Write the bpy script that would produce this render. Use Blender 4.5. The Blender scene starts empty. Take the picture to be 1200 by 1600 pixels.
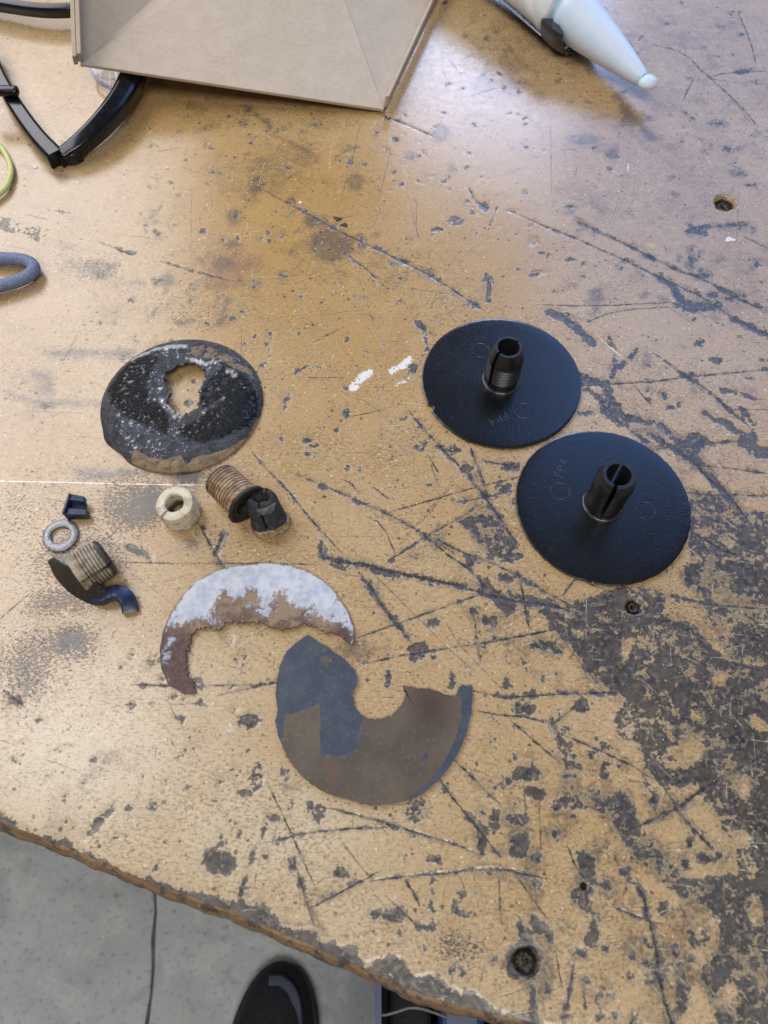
import bpy, bmesh, math, random
import numpy as np
from mathutils import Vector, Matrix
random.seed(7); rng = np.random.default_rng(7)
scene = bpy.context.scene
COL = scene.collection

# ------------------------------------------------------------------ camera
CAM_H, PITCH, FPX = 0.40, math.radians(63), 1200.0
cam_d = bpy.data.cameras.new("camera"); cam = bpy.data.objects.new("camera", cam_d); COL.objects.link(cam)
cam.location = (0, 0, CAM_H); cam.rotation_euler = (math.pi/2 - PITCH, 0, 0)
cam_d.sensor_fit = 'VERTICAL'; cam_d.sensor_height = 36.0; cam_d.sensor_width = 27.0
cam_d.lens = 27.0; cam_d.clip_start = 0.01; cam_d.clip_end = 60
cam_d.dof.use_dof = True; cam_d.dof.focus_distance = 0.50; cam_d.dof.aperture_fstop = 11.0
scene.camera = cam

# ------------------------------------------------------------------ light
world = bpy.data.worlds.new("World"); scene.world = world; world.use_nodes = True
bg = world.node_tree.nodes["Background"]
bg.inputs[0].default_value = (0.90, 0.93, 1.0, 1); bg.inputs[1].default_value = 0.16
def area(name, loc, facing, sx, sy, power, color):
    l = bpy.data.lights.new(name, 'AREA'); l.shape = 'RECTANGLE'; l.size = sx; l.size_y = sy
    l.energy = power; l.color = color
    o = bpy.data.objects.new(name, l); COL.objects.link(o); o.location = loc
    o.rotation_euler = Vector(facing).to_track_quat('-Z', 'Y').to_euler()
    return o
area("blue_skylight", (1.30, 1.95, 1.35), (0, -.447, -.894), 1.7, 1.75, 23, (0.20, 0.42, 1.0))
area("bright_doorway", (0.36, 2.60, 1.10), (-.12, -1, -.42), 0.60, 0.80, 20, (0.55, 0.66, 1.0))
area("left_window_light", (-1.22, 1.45, 1.50), (0, -.25, -1), 1.15, 2.4, 50, (0.97, 0.95, 1.0))
area("added_fill_light", (0.1, -1.1, 2.3), (0, .45, -1), 1.5, 1.0, 40, (1.0, 0.96, 0.90))  # added fill from behind the camera, raises the overall level
scene.view_settings.view_transform = 'Standard'; scene.view_settings.look = 'None'
scene.view_settings.exposure = -0.12; scene.view_settings.gamma = 1.0

# ------------------------------------------------------------------ measuring helpers
SP, CP = math.sin(PITCH), math.cos(PITCH)
def at(px, py, z=0.0):
    """point of the height z that the photograph (1200 x 1600) shows at px, py"""
    a, b = (px-600)/FPX, (800-py)/FPX
    t = (z-CAM_H)/(-SP + b*CP)
    return Vector((a*t, (CP + b*SP)*t, z))
def at_np(p, z=0.0):
    p = np.asarray(p, float); a = (p[:, 0]-600)/FPX; b = (800-p[:, 1])/FPX
    t = (z-CAM_H)/(-SP + b*CP)
    return np.stack([a*t, (CP + b*SP)*t], 1)
def mmpx(px, py):
    b = (800-py)/FPX
    return CAM_H/(SP - b*CP)/FPX*1000

# ------------------------------------------------------------------ object helpers
def thing(name, label, cat, loc=(0, 0, 0), rot=(0, 0, 0), group=None):
    o = bpy.data.objects.new(name, None); COL.objects.link(o); o.empty_display_size = .01
    o.location = loc; o.rotation_euler = rot; o["label"] = label; o["category"] = cat
    if group: o["group"] = group
    return o
def obj(name, verts, faces, mat, parent=None, smooth=True, angle=40):
    me = bpy.data.meshes.new(name); me.from_pydata([tuple(v) for v in verts], [], [tuple(f) for f in faces])
    me.validate(); bm = bmesh.new(); bm.from_mesh(me)
    bmesh.ops.recalc_face_normals(bm, faces=bm.faces); bm.to_mesh(me); bm.free()
    if smooth:
        me.shade_smooth() if hasattr(me, 'shade_smooth') else None
        try: me.set_sharp_from_angle(angle=math.radians(angle))
        except Exception: pass
    me.materials.append(mat)
    o = bpy.data.objects.new(name, me); COL.objects.link(o)
    if parent: o.parent = parent
    return o
def tag(o, label, cat, group=None):
    o["label"] = label; o["category"] = cat
    if group: o["group"] = group
    return o
def merge(parts):
    V, F = [], []
    for v, f in parts:
        b = len(V); V += [Vector(p) for p in v]; F += [tuple(i+b for i in q) for q in f]
    return V, F
def xf(vf, M):
    v, f = vf
    return [M @ Vector(p) for p in v], f
def lathe(prof, n=96, a0=0.0, a1=2*math.pi, closed=True, wob=None):
    """turn the (r, z) profile; closed profile loops; open angles are capped. wob(angle, r, z) -> (r, z)"""
    full = abs(a1-a0-2*math.pi) < 1e-6
    m = len(prof); k = n if full else n+1
    V, F = [], []
    for i in range(k):
        a = a0 + (a1-a0)*i/n
        for (r, z) in prof:
            if wob: r2, z2 = wob(a, r, z)
            else: r2, z2 = r, z
            V.append((r2*math.cos(a), r2*math.sin(a), z2))
    jm = m if closed else m-1
    for i in range(n):
        i2 = (i+1) % k
        for j in range(jm):
            j2 = (j+1) % m
            F.append((i*m+j, i2*m+j, i2*m+j2, i*m+j2))
    if not full and closed:
        F.append(tuple(range(m))); F.append(tuple((k-1)*m+j for j in reversed(range(m))))
    return V, F
def sweep(path, sect, up=Vector((0, 0, 1)), scale=None, cap=True, close=False):
    """sect = list of (side, up) offsets; scale(i, t) -> (side factor, up factor)"""
    P = [Vector(p) for p in path]; n = len(P); m = len(sect); V, F = [], []
    for i, p in enumerate(P):
        if close: d = (P[(i+1) % n]-P[i-1]).normalized()
        else: d = (P[min(i+1, n-1)]-P[max(i-1, 0)]).normalized()
        s = d.cross(up)
        s = s.normalized() if s.length > 1e-6 else Vector((1, 0, 0))
        u = s.cross(d).normalized()
        fs, fu = scale(i, i/(n-1)) if scale else (1, 1)
        for (a, b) in sect: V.append(p + s*a*fs + u*b*fu)
    for i in range(n if close else n-1):
        i2 = (i+1) % n
        for j in range(m):
            F.append((i*m+j, i*m+(j+1) % m, i2*m+(j+1) % m, i2*m+j))
    if cap and not close:
        F.append(tuple(range(m))); F.append(tuple((n-1)*m+j for j in range(m)))
    return V, F
def circ(r, n=16, ry=None):
    ry = r if ry is None else ry
    return [(r*math.cos(2*math.pi*i/n), ry*math.sin(2*math.pi*i/n)) for i in range(n)]
def rrect(w, h, r, n=4):
    out = []
    for cx, cy, a0 in ((w/2-r, h/2-r, 0), (-w/2+r, h/2-r, 90), (-w/2+r, -h/2+r, 180), (w/2-r, -h/2+r, 270)):
        for i in range(n+1):
            a = math.radians(a0+90*i/n); out.append((cx+r*math.cos(a), cy+r*math.sin(a)))
    return out
def spline(pts, n):
    """Catmull-Rom through pts, n samples"""
    P = [Vector(p) for p in pts]; P = [P[0]*2-P[1]] + P + [P[-1]*2-P[-2]]
    out = []; k = len(P)-3
    for i in range(n):
        t = i/(n-1)*k; j = min(int(t), k-1); u = t-j
        a, b, c, d = P[j:j+4]
        out.append(.5*((2*b)+(c-a)*u+(2*a-5*b+4*c-d)*u*u+(3*b-a-3*c+d)*u**3))
    return out
def resample(pts, n):
    p = np.asarray(pts, float); d = np.r_[0, np.cumsum(np.linalg.norm(np.diff(p, axis=0), axis=1))]
    t = np.linspace(0, d[-1], n)
    return np.stack([np.interp(t, d, p[:, k]) for k in range(p.shape[1])], 1)
def prism(poly, th):
    """solid from a planar 3-D polygon pushed along its normal by th"""
    P = [Vector(p) for p in poly]; n = (P[1]-P[0]).cross(P[2]-P[0]).normalized()
    m = len(P); V = P + [p+n*th for p in P]
    F = [tuple(range(m)), tuple(range(2*m-1, m-1, -1))] + [(i, (i+1) % m, (i+1) % m+m, i+m) for i in range(m)]
    return V, F
def boxvf(cx, cy, cz, sx, sy, sz):
    V = [(cx+sx*a/2, cy+sy*b/2, cz+sz*c/2) for c in (-1, 1) for a, b in ((-1, -1), (1, -1), (1, 1), (-1, 1))]
    F = [(0, 3, 2, 1), (4, 5, 6, 7), (0, 1, 5, 4), (1, 2, 6, 5), (2, 3, 7, 6), (3, 0, 4, 7)]
    return V, F
def set_attr(me, name, arr):
    a = me.attributes.get(name) or me.attributes.new(name, 'FLOAT', 'POINT')
    a.data.foreach_set("value", np.ascontiguousarray(arr, dtype=np.float32))

# ------------------------------------------------------------------ distance fields on a set of points
def sd_poly(X, poly):
    """signed distance, positive inside (same unit as the points)"""
    poly = np.asarray(poly, float); d = np.full(len(X), 1e9); ins = np.zeros(len(X), bool)
    for i in range(len(poly)):
        a, b = poly[i], poly[(i+1) % len(poly)]; e = b-a; w = X-a
        t = np.clip((w@e)/max(e@e, 1e-14), 0, 1); q = w - t[:, None]*e
        d = np.minimum(d, (q*q).sum(1))
        c = ((a[1] > X[:, 1]) != (b[1] > X[:, 1])) & (X[:, 0] < (b[0]-a[0])*(X[:, 1]-a[1])/((b[1]-a[1]) or 1e-12)+a[0])
        ins ^= c
    d = np.sqrt(d)
    return np.where(ins, d, -d)
class Field:
    def __init__(s, X): s.X = X; s.f = np.full(len(X), -6.0)
    def near(s, pts, m):
        lo = pts.min(0)-m; hi = pts.max(0)+m; X = s.X
        return np.nonzero((X[:, 0] > lo[0]) & (X[:, 0] < hi[0]) & (X[:, 1] > lo[1]) & (X[:, 1] < hi[1]))[0]
    def poly(s, pp, cap=6.0, neg=False):
        P = at_np(pp); I = s.near(P, .006)
        if len(I) == 0: return
        sd = np.minimum(sd_poly(s.X[I], P)*1000, cap)
        s.f[I] = np.minimum(s.f[I], -sd) if neg else np.maximum(s.f[I], sd)
    def ell(s, cx, cy, rx, ry, rot=0, cap=6.0, neg=False):
        a = np.linspace(0, 2*np.pi, 16, endpoint=False); r = math.radians(rot)
        u, v = rx*np.cos(a), ry*np.sin(a)
        s.poly(np.stack([cx+u*math.cos(r)-v*math.sin(r), cy+u*math.sin(r)+v*math.cos(r)], 1), cap, neg)
    def stroke(s, pp, hw, cap=6.0):
        P = at_np(pp); m = [mmpx(*q) for q in pp]
        for i in range(len(P)-1):
            a, b = P[i], P[i+1]; h = hw*(m[i]+m[i+1])/2
            I = s.near(np.stack([a, b]), .006+h/1000)
            if len(I) == 0: continue
            e = b-a; w = s.X[I]-a; t = np.clip((w@e)/max(e@e, 1e-14), 0, 1)
            d = np.linalg.norm(w-t[:, None]*e, axis=1)*1000
            s.f[I] = np.maximum(s.f[I], np.minimum(h-d, cap))
class Lines:
    """nearest scratch: signed offset, distance, half width (all mm)"""
    def __init__(s, X):
        s.X = X; n = len(X); s.s = np.full(n, 6.0); s.a = np.full(n, 6.0); s.w = np.zeros(n)
    def add(s, pp, hw, mm=False, taper=True):
        P = np.asarray(pp, float) if mm else at_np(pp)
        L = np.linalg.norm(np.diff(P, axis=0), axis=1); T = L.sum(); acc = 0
        for i in range(len(P)-1):
            a, b = P[i], P[i+1]
            h = hw if mm else hw*mmpx(*pp[i])
            lo = np.minimum(a, b)-.005; hi = np.maximum(a, b)+.005; X = s.X
            I = np.nonzero((X[:, 0] > lo[0]) & (X[:, 0] < hi[0]) & (X[:, 1] > lo[1]) & (X[:, 1] < hi[1]))[0]
            if len(I):
                e = b-a; w = X[I]-a; tt = (w@e)/max(e@e, 1e-14); t = np.clip(tt, 0, 1)
                d = np.linalg.norm(w-t[:, None]*e, axis=1)*1000
                sg = (w[:, 0]*e[1]-w[:, 1]*e[0])/max(L[i], 1e-9)*1000
                g = (acc+t*L[i])/T
                ww = h*np.clip(np.minimum(g, 1-g)*6+.35, 0, 1) if taper else np.full(len(I), h)
                k = (d-ww*.6) < (s.a[I]-s.w[I]*.6)
                k &= d < 5
                J = I[k]; s.s[J] = sg[k]; s.a[J] = d[k]; s.w[J] = ww[k]
            acc += L[i]

# ------------------------------------------------------------------ node helpers
class NT:
    def __init__(s, name):
        s.m = bpy.data.materials.new(name); s.m.use_nodes = True; s.t = s.m.node_tree
        s.b = s.t.nodes["Principled BSDF"]; s._o = None
    def n(s, typ, **k):
        x = s.t.nodes.new(typ)
        for a, v in k.items(): setattr(x, a, v)
        return x
    def put(s, sock, v):
        if isinstance(v, bpy.types.NodeSocket): s.t.links.new(v, sock)
        elif isinstance(v, (tuple, list)) and len(v) == 3 and sock.type == 'RGBA': sock.default_value = (*v, 1)
        else: sock.default_value = v
    @property
    def pos(s):
        if s._o is None: s._o = s.n('ShaderNodeTexCoord').outputs['Object']
        return s._o
    def math(s, op, a, b=0.0, c=0.0, clamp=False):
        x = s.n('ShaderNodeMath', operation=op, use_clamp=clamp)
        s.put(x.inputs[0], a); s.put(x.inputs[1], b); s.put(x.inputs[2], c); return x.outputs[0]
    def add(s, a, b): return s.math('ADD', a, b)
    def mul(s, a, b): return s.math('MULTIPLY', a, b)
    def sub(s, a, b): return s.math('SUBTRACT', a, b)
    def sm(s, x, lo, hi, a=0.0, b=1.0):
        r = s.n('ShaderNodeMapRange', interpolation_type='SMOOTHSTEP')
        s.put(r.inputs['Value'], x); s.put(r.inputs['From Min'], lo); s.put(r.inputs['From Max'], hi)
        s.put(r.inputs['To Min'], a); s.put(r.inputs['To Max'], b); return r.outputs['Result']
    def noise(s, scale, detail=4, rough=.55, vec=None, dist=0.0, col=False):
        x = s.n('ShaderNodeTexNoise'); s.put(x.inputs['Vector'], vec or s.pos)
        s.put(x.inputs['Scale'], scale); x.inputs['Detail'].default_value = detail
        x.inputs['Roughness'].default_value = rough; x.inputs['Distortion'].default_value = dist
        return x.outputs['Color' if col else 'Fac']
    def vor(s, scale, vec=None, feature='F1', rnd=1.0, out='Distance'):
        x = s.n('ShaderNodeTexVoronoi', feature=feature); s.put(x.inputs['Vector'], vec or s.pos)
        x.inputs['Scale'].default_value = scale; x.inputs['Randomness'].default_value = rnd
        return x.outputs[out]
    def map(s, rot=(0, 0, 0), scale=(1, 1, 1), loc=(0, 0, 0), vec=None):
        x = s.n('ShaderNodeMapping'); s.put(x.inputs['Vector'], vec or s.pos)
        x.inputs['Rotation'].default_value = rot; x.inputs['Scale'].default_value = scale
        x.inputs['Location'].default_value = loc; return x.outputs[0]
    def attr(s, name): return s.n('ShaderNodeAttribute', attribute_name=name).outputs['Fac']
    def mix(s, f, a, b, blend='MIX'):
        x = s.n('ShaderNodeMix', data_type='RGBA', blend_type=blend)
        s.put(x.inputs[0], f); s.put(x.inputs[6], a); s.put(x.inputs[7], b); return x.outputs[2]
    def bump(s, h, strength=.3, dist=.0004, prev=None):
        x = s.n('ShaderNodeBump'); x.inputs['Strength'].default_value = strength
        x.inputs['Distance'].default_value = dist; s.put(x.inputs['Height'], h)
        if prev: s.put(x.inputs['Normal'], prev)
        return x.outputs[0]
    def out(s, color=None, rough=None, metal=None, normal=None, **kw):
        if color is not None: s.put(s.b.inputs['Base Color'], color)
        if rough is not None: s.put(s.b.inputs['Roughness'], rough)
        if metal is not None: s.put(s.b.inputs['Metallic'], metal)
        if normal is not None: s.put(s.b.inputs['Normal'], normal)
        for k, v in kw.items(): s.put(s.b.inputs[k.replace('_', ' ')], v)
        return s.m

# ================================================================== materials
def mat_table():
    t = NT("worn_hardboard")
    big = t.noise(9, 3); mid = t.noise(45, 4); n1 = t.noise(170, 6, .62); n2 = t.noise(520, 5, .68); n3 = t.noise(1000, 3, .6)
    ragged = t.add(t.add(t.mul(t.sub(n1, .5), 11.0), t.mul(t.sub(mid, .5), 9.0)), t.add(t.mul(t.sub(n2, .5), 6.0), t.mul(t.sub(t.noise(380, 4, .65), .5), 5.0)))
    # board: brown fibrous
    fib = t.noise(1.0, 3, .6, vec=t.map((0, 0, .5), (330, 900, 400)))
    fib2 = t.noise(1.0, 3, .6, vec=t.map((0, 0, -.9), (380, 1000, 400), (3, 1, 0)))
    base = t.mix(t.sm(big, .35, .65), (.47, .315, .145), (.52, .372, .20))
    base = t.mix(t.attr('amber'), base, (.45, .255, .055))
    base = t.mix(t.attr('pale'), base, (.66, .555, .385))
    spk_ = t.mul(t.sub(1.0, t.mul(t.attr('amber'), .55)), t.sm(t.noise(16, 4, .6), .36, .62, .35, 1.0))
    base = t.mix(t.mul(t.sm(t.sub(mid, .5), -.02, .2), .22), base, (.33, .19, .075))
    base = t.mix(t.mul(t.mul(t.sm(n2, .50, .64), t.sm(n1, .3, .65, .2, .7)), spk_), base, (.22, .125, .055))
    base = t.mix(t.mul(t.mul(t.sm(fib, .50, .63), .55), spk_), base, (.20, .115, .05))
    base = t.mix(t.mul(t.mul(t.sm(fib2, .52, .66), .45), spk_), base, (.70, .56, .35))
    base = t.mix(t.mul(t.sm(n3, .56, .66), t.sm(n1, .35, .6, .2, .7)), base, (.14, .085, .05))
    rs_ = t.sm(n1, .28, .68)
    base = t.mix(t.mul(t.attr('grey'), .75), base, t.mix(rs_, (.25, .175, .125), (.40, .29, .20)))
    # a film of dirt rubbed into the board
    d1_ = t.noise(24, 6, .68, dist=.5); d2_ = t.noise(78, 6, .7, dist=.4)
    dirt = t.add(t.add(t.mul(t.sub(d1_, .5), 1.5), t.mul(t.sub(d2_, .5), 1.6)), t.add(t.mul(t.sub(n2, .5), .9), t.attr('dirt')))
    base = t.mix(t.mul(t.sm(dirt, .12, .90), .68), base, (.130, .080, .042))
    base = t.mix(t.mul(t.sm(dirt, .62, 1.35), .60), base, (.060, .050, .043))
    # stains with soft borders, and the nozzle's painted shadow band
    base = t.mix(t.mul(t.sm(t.add(t.attr('red'), t.add(t.mul(t.sub(n1, .5), 9), t.mul(t.sub(mid, .5), 14))), -4, 6), .38), base, (.20, .075, .055))
    base = t.mix(t.mul(t.sm(t.add(t.attr('yellow'), t.mul(t.sub(n1, .5), 5)), -3, 3), .55), base, (.55, .42, .08))
    sm_ = t.sm(t.add(t.attr('smudge'), t.add(t.mul(t.sub(n1, .5), 12), t.add(t.mul(t.sub(n2, .5), 10), t.mul(t.sub(mid, .5), 10)))), -3.4, 5.5)
    base = t.mix(t.mul(sm_, .72), base, (.085, .070, .060))
    # black flecks: chips of the face layer, density painted per region
    fd = t.attr('fleck')
    f1 = t.noise(1.0, 4, .7, vec=t.map((0, 0, .75), (560, 980, 500)), dist=.4)
    f2 = t.noise(1.0, 4, .7, vec=t.map((0, 0, -.5), (470, 760, 500), (7, 2, 1)), dist=.4)
    fdm = t.mul(fd, t.add(.55, t.mul(mid, .9)))
    thr = t.sub(.72, t.mul(fdm, .27))
    fm = t.math('MAXIMUM', t.sm(t.sub(f1, thr), 0, .04), t.sm(t.sub(f2, thr), 0, .04))
    def dots(scale, rmin, rmax, keep, loc):
        x = t.n('ShaderNodeTexVoronoi'); t.put(x.inputs['Vector'], t.map((0, 0, loc), (1, 1, 1), (loc, loc*.7, 0), vec=wv)); x.inputs['Scale'].default_value = scale
        rnd = t.n('ShaderNodeSeparateColor'); t.put(rnd.inputs[0], x.outputs['Color'])
        R_ = t.sm(rnd.outputs[0], 1-keep, 1.0, 0.0, rmax)
        return t.sub(1.0, t.sm(x.outputs['Distance'], t.mul(R_, .75), t.add(t.mul(R_, 1.05), .02)))
    wv = t.n('ShaderNodeVectorMath', operation='ADD'); nz_ = t.n('ShaderNodeVectorMath', operation='SCALE')
    t.put(nz_.inputs[0], t.noise(420, 3, .6, col=True)); nz_.inputs['Scale'].default_value = .0022
    t.put(wv.inputs[0], t.pos); t.put(wv.inputs[1], nz_.outputs[0]); wv = wv.outputs[0]
    dk = t.math('MAXIMUM', t.mul(dots(260, 0, .30, .34, .3), .9), t.mul(dots(560, 0, .36, .42, .8), .7))
    lt_ = dots(430, 0, .30, .22, 1.7)
    base = t.mix(t.mul(dk, t.sm(mid, .36, .62, .45, 1.0)), base, (.085, .052, .030))
    base = t.mix(t.mul(lt_, .55), base, (.80, .70, .52))
    base = t.mix(t.mul(fm, .88), base, (.040, .036, .036))
    # grime where the face layer has worn through
    g = t.add(t.attr('grime'), ragged)
    gm = t.sm(g, -.35, .75)
    g2 = t.add(t.attr('grime'), t.add(t.mul(t.sub(d2_, .5), 14), t.mul(t.sub(n2, .5), 9)))
    base = t.mix(t.mul(t.mul(t.sm(g2, -3.8, 1.0), t.sm(t.attr('dirt'), .02, .28, .22, 1.0)), .68), base, (.080, .062, .045))
    gcol = t.mix(t.sm(n1, .36, .64), (.018, .020, .026), (.058, .057, .058))
    gl_ = t.noise(330, 5, .7)
    gcol = t.mix(t.mul(t.sm(gl_, .47, .63), t.sm(d2_, .40, .60, .10, .95)), gcol, (.235, .185, .125))
    gcol = t.mix(t.mul(t.sm(n2, .55, .70), .5), gcol, (.20, .17, .125))
    gcol = t.mix(t.mul(t.sm(n3, .60, .70), .6), gcol, (.012, .013, .018))
    rim = t.mul(t.sm(g, -1.5, -.1), t.sub(1.0, gm))  # pale lit edge painted round the worn patches
    base = t.mix(t.mul(rim, .38), base, (.62, .48, .28))
    base = t.mix(t.mul(gm, t.sm(d2_, .36, .56, .80, .97)), base, gcol)
    # scratches
    def scr(p, wob, lo, hi):
        s_ = t.add(t.attr(p+'_s'), t.mul(t.sub(n2, .5), wob)); w = t.attr(p+'_w')
        w = t.mul(w, t.add(.12, t.mul(t.sm(t.noise(210, 4, .65), .32, .68), 1.75)))
        m = t.sub(1.0, t.sm(t.math('ABSOLUTE', s_), t.mul(w, lo), t.add(t.mul(w, hi), .06)))
        return t.mul(m, t.math('LESS_THAN', t.attr(p+'_a'), t.add(t.mul(t.attr(p+'_w'), 2.0), .9)))
    sd = t.mul(scr('dark', 2.0, .6, 1.2), t.mul(t.sm(t.attr('dark_w'), .02, .1), t.math('MAXIMUM', t.sm(t.attr('dark_w'), .8, 1.3), t.sm(t.noise(95, 4, .65), .38, .54, .25, 1.0))))
    fd_ = t.mul(scr('fine', .25, .5, 1.2), t.sm(t.attr('fine_w'), .02, .08))
    lt = t.mul(scr('light', .3, .6, 1.2), t.sm(t.attr('light_w'), .02, .08))
    base = t.mix(t.mul(fd_, t.sm(n1, .36, .6, .3, .9)), base, (.075, .055, .038))
    base = t.mix(t.mul(lt, t.math('MAXIMUM', t.sm(n1, .35, .6, .15, .75), t.mul(t.sm(t.attr('light_w'), .24, .30), .8))), base, t.mix(t.sm(t.attr('light_w'), .24, .30), (.64, .54, .38), (.88, .84, .74)))
    base = t.mix(t.mul(t.mul(scr('dark', 1.1, 1.4, 2.6), t.sub(1.0, sd)), .30), base, (.13, .095, .062))
    base = t.mix(t.mul(sd, .94), base, t.mix(t.sm(n2, .5, .68), (.020, .020, .023), (.085, .075, .06)))
    wp = t.sm(t.add(t.attr('paint'), t.add(t.mul(t.sub(n1, .5), 6.0), t.mul(t.sub(n2, .5), 9))), -.2, .7)
    base = t.mix(t.mul(wp, .9), base, (.78, .77, .74))
    # relief
    h = t.sub(t.sub(t.sub(t.mul(n2, .10), t.mul(gm, .45)), t.mul(sd, .8)), t.add(t.mul(fm, .35), t.mul(fd_, .2)))
    h = t.add(h, t.add(t.mul(wp, .3), t.mul(fib, .10)))
    nrm = t.bump(h, .55, .00035)
    r = t.add(t.mix(gm, (.25,)*3, (.32,)*3), 0.0)
    r = t.add(r, t.mul(t.sub(n1, .5), .22)); r = t.add(r, t.mul(wp, .25))
    return t.out(base, r, 0.0, nrm, **{'Specular_IOR_Level': .72})
M_TABLE = mat_table()

def mat_edge():
    t = NT("worn_board_edge"); n1 = t.noise(140, 5, .6); n2 = t.noise(600, 3)
    lay = t.noise(1.0, 3, vec=t.map((0, 0, -.36), (30, 60, 900)))
    c = t.mix(t.sm(lay, .4, .6), (.27, .165, .08), (.17, .105, .055))
    c = t.mix(t.mul(t.sm(n1, .48, .60), .85), c, (.05, .045, .042))
    c = t.mix(t.mul(t.sm(n2, .56, .7), .5), c, (.44, .31, .17))
    return t.out(c, .6, 0, t.bump(t.add(n1, t.mul(n2, .5)), .6, .001))
M_EDGE = mat_edge()

def mat_simple(name, col, rough, spec=.5, nscale=300, namp=.12, bump=.15, bdist=.0003, metal=0.0, coat=0.0, col2=None):
    t = NT(name); n = t.noise(nscale, 5, .6); n2 = t.noise(nscale*6, 3)
    c2 = col2 or tuple(min(1, x*1.6+.01) for x in col)
    c = t.mix(t.mul(t.sm(n, .45, .7), .8), col, c2)
    r = t.add(rough, t.mul(t.sub(n, .5), namp))
    return t.out(c, r, metal, t.bump(t.add(n, t.mul(n2, .4)), bump, bdist), **{'Specular_IOR_Level': spec, 'Coat_Weight': coat})
def mat_black_disc():
    t = NT("moulded_black_plastic")
    # rough-moulded surface with swept strokes around the centre
    sep = t.n('ShaderNodeSeparateXYZ'); t.put(sep.inputs[0], t.pos)
    ang = t.math('ARCTAN2', sep.outputs[1], sep.outputs[0])
    rad = t.n('ShaderNodeVectorMath', operation='LENGTH'); t.put(rad.inputs[0], t.pos)
    cmb = t.n('ShaderNodeCombineXYZ'); t.put(cmb.inputs[0], t.mul(ang, 26.0)); t.put(cmb.inputs[1], t.mul(rad.outputs['Value'], 260.0))
    st = t.noise(1.0, 4, .6, vec=cmb.outputs[0], dist=.6)
    n2 = t.noise(900, 3); nb = t.noise(40, 3)
    c = t.mix(t.mul(t.sm(st, .58, .75), .5), (.0050, .0060, .0085), (.034, .036, .040))
    c = t.mix(t.mul(t.sm(n2, .70, .78), .5), c, (.08, .08, .08))
    r = t.add(.22, t.add(t.mul(t.sub(nb, .5), .14), t.mul(t.sub(st, .5), .14)))
    return t.out(c, r, 0, t.bump(t.add(t.mul(st, .8), t.mul(n2, .35)), .35, .0003), **{'Specular_IOR_Level': .62})
M_DISC = mat_black_disc()
M_MARK = mat_simple("scuffed_raised_plastic", (.020, .022, .025), .32, .7, 700, .2, .3, .0003, 0, 0, (.12, .12, .12))
M_STEM = mat_simple("black_stem_plastic", (.009, .010, .012), .36, .6, 500, .1, .08)
M_COLLAR = mat_simple("polished_collar_edge", (.030, .028, .030), .16, 1.0, 400, .05, .02)
M_GLOSS = mat_simple("gloss_black_plastic", (.003, .004, .0065), .20, .45, 200, .05, .02)
M_METAL = mat_simple("dull_zinc", (.22, .225, .23), .42, .5, 700, .2, .45, .0003, .75, 0, (.40, .40, .39))
M_SCREW = mat_simple("dirty_screw_steel", (.040, .032, .022), .30, .6, 500, .4, 1.0, .0008, .35, 0, (.20, .165, .11))
M_HOLE = mat_simple("grimy_screw_hole", (.020, .018, .014), .35, .6, 900, .2, .8, .0006)
M_YELLOW = mat_simple("yellow_green_rubber", (.60, .62, .23), .42, .5, 500, .1, .05, .0002, 0, 0, (.66, .68, .32))
M_HOSE = mat_simple("speckled_blue_grey_rubber", (.135, .165, .28), .62, .4, 900, .1, .5, .0003, 0, 0, (.32, .35, .45))
M_WHITE = mat_simple("white_polyethylene", (.74, .78, .80), .36, .5, 80, .06, .03)
M_CHIP = mat_simple("white_flake", (.72, .70, .64), .6, .4, 900, .1, .3)
M_DARKCHIP = mat_simple("dark_flake", (.02, .022, .024), .45, .5, 900, .1, .4)
M_DENIMBIN = mat_simple("dark_blue_plastic", (.022, .045, .14), .35, .6, 30, .2, .05, .001, 0, 0, (.05, .10, .30))
M_SHOE = mat_simple("black_shoe_fabric", (.010, .011, .015), .75, .4, 300, .1, .5, .001)
M_SOLE = mat_simple("dark_rubber_sole", (.022, .021, .023), .6, .4, 200, .1, .3, .001)
M_BLUE = mat_simple("blue_rim_sheen", (.008, .014, .042), .5, .5, 200, .1, .2)
M_LIGHTCORD = mat_simple("pale_cord", (.22, .22, .20), .6, .4, 300)
M_GUN = mat_simple("grey_gun_metal", (.030, .033, .040), .16, .7, 120, .12, .08, .0005, .2, 0, (.045, .048, .056))
M_CAULK = mat_simple("dried_caulk", (.42, .40, .36), .6, .4, 800, .1, .6)
M_NAVY = mat_simple("navy_plastic", (.010, .018, .050), .34, .6, 500, .2, .25, .0003, 0, 0, (.030, .050, .13))
M_CHAR = mat_simple("charred_plastic", (.022, .022, .023), .62, .45, 420, .3, .9, .0009, 0, 0, (.085, .080, .075))
M_BREAK = mat_simple("fresh_break_grey", (.10, .11, .115), .5, .5, 300, .2, .9, .0008, 0, 0, (.16, .17, .18))
M_FLANGE = mat_simple("sooty_brown_plate", (.026, .021, .017), .6, .4, 600, .2, .5, .0004, 0, 0, (.060, .050, .040))

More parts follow.
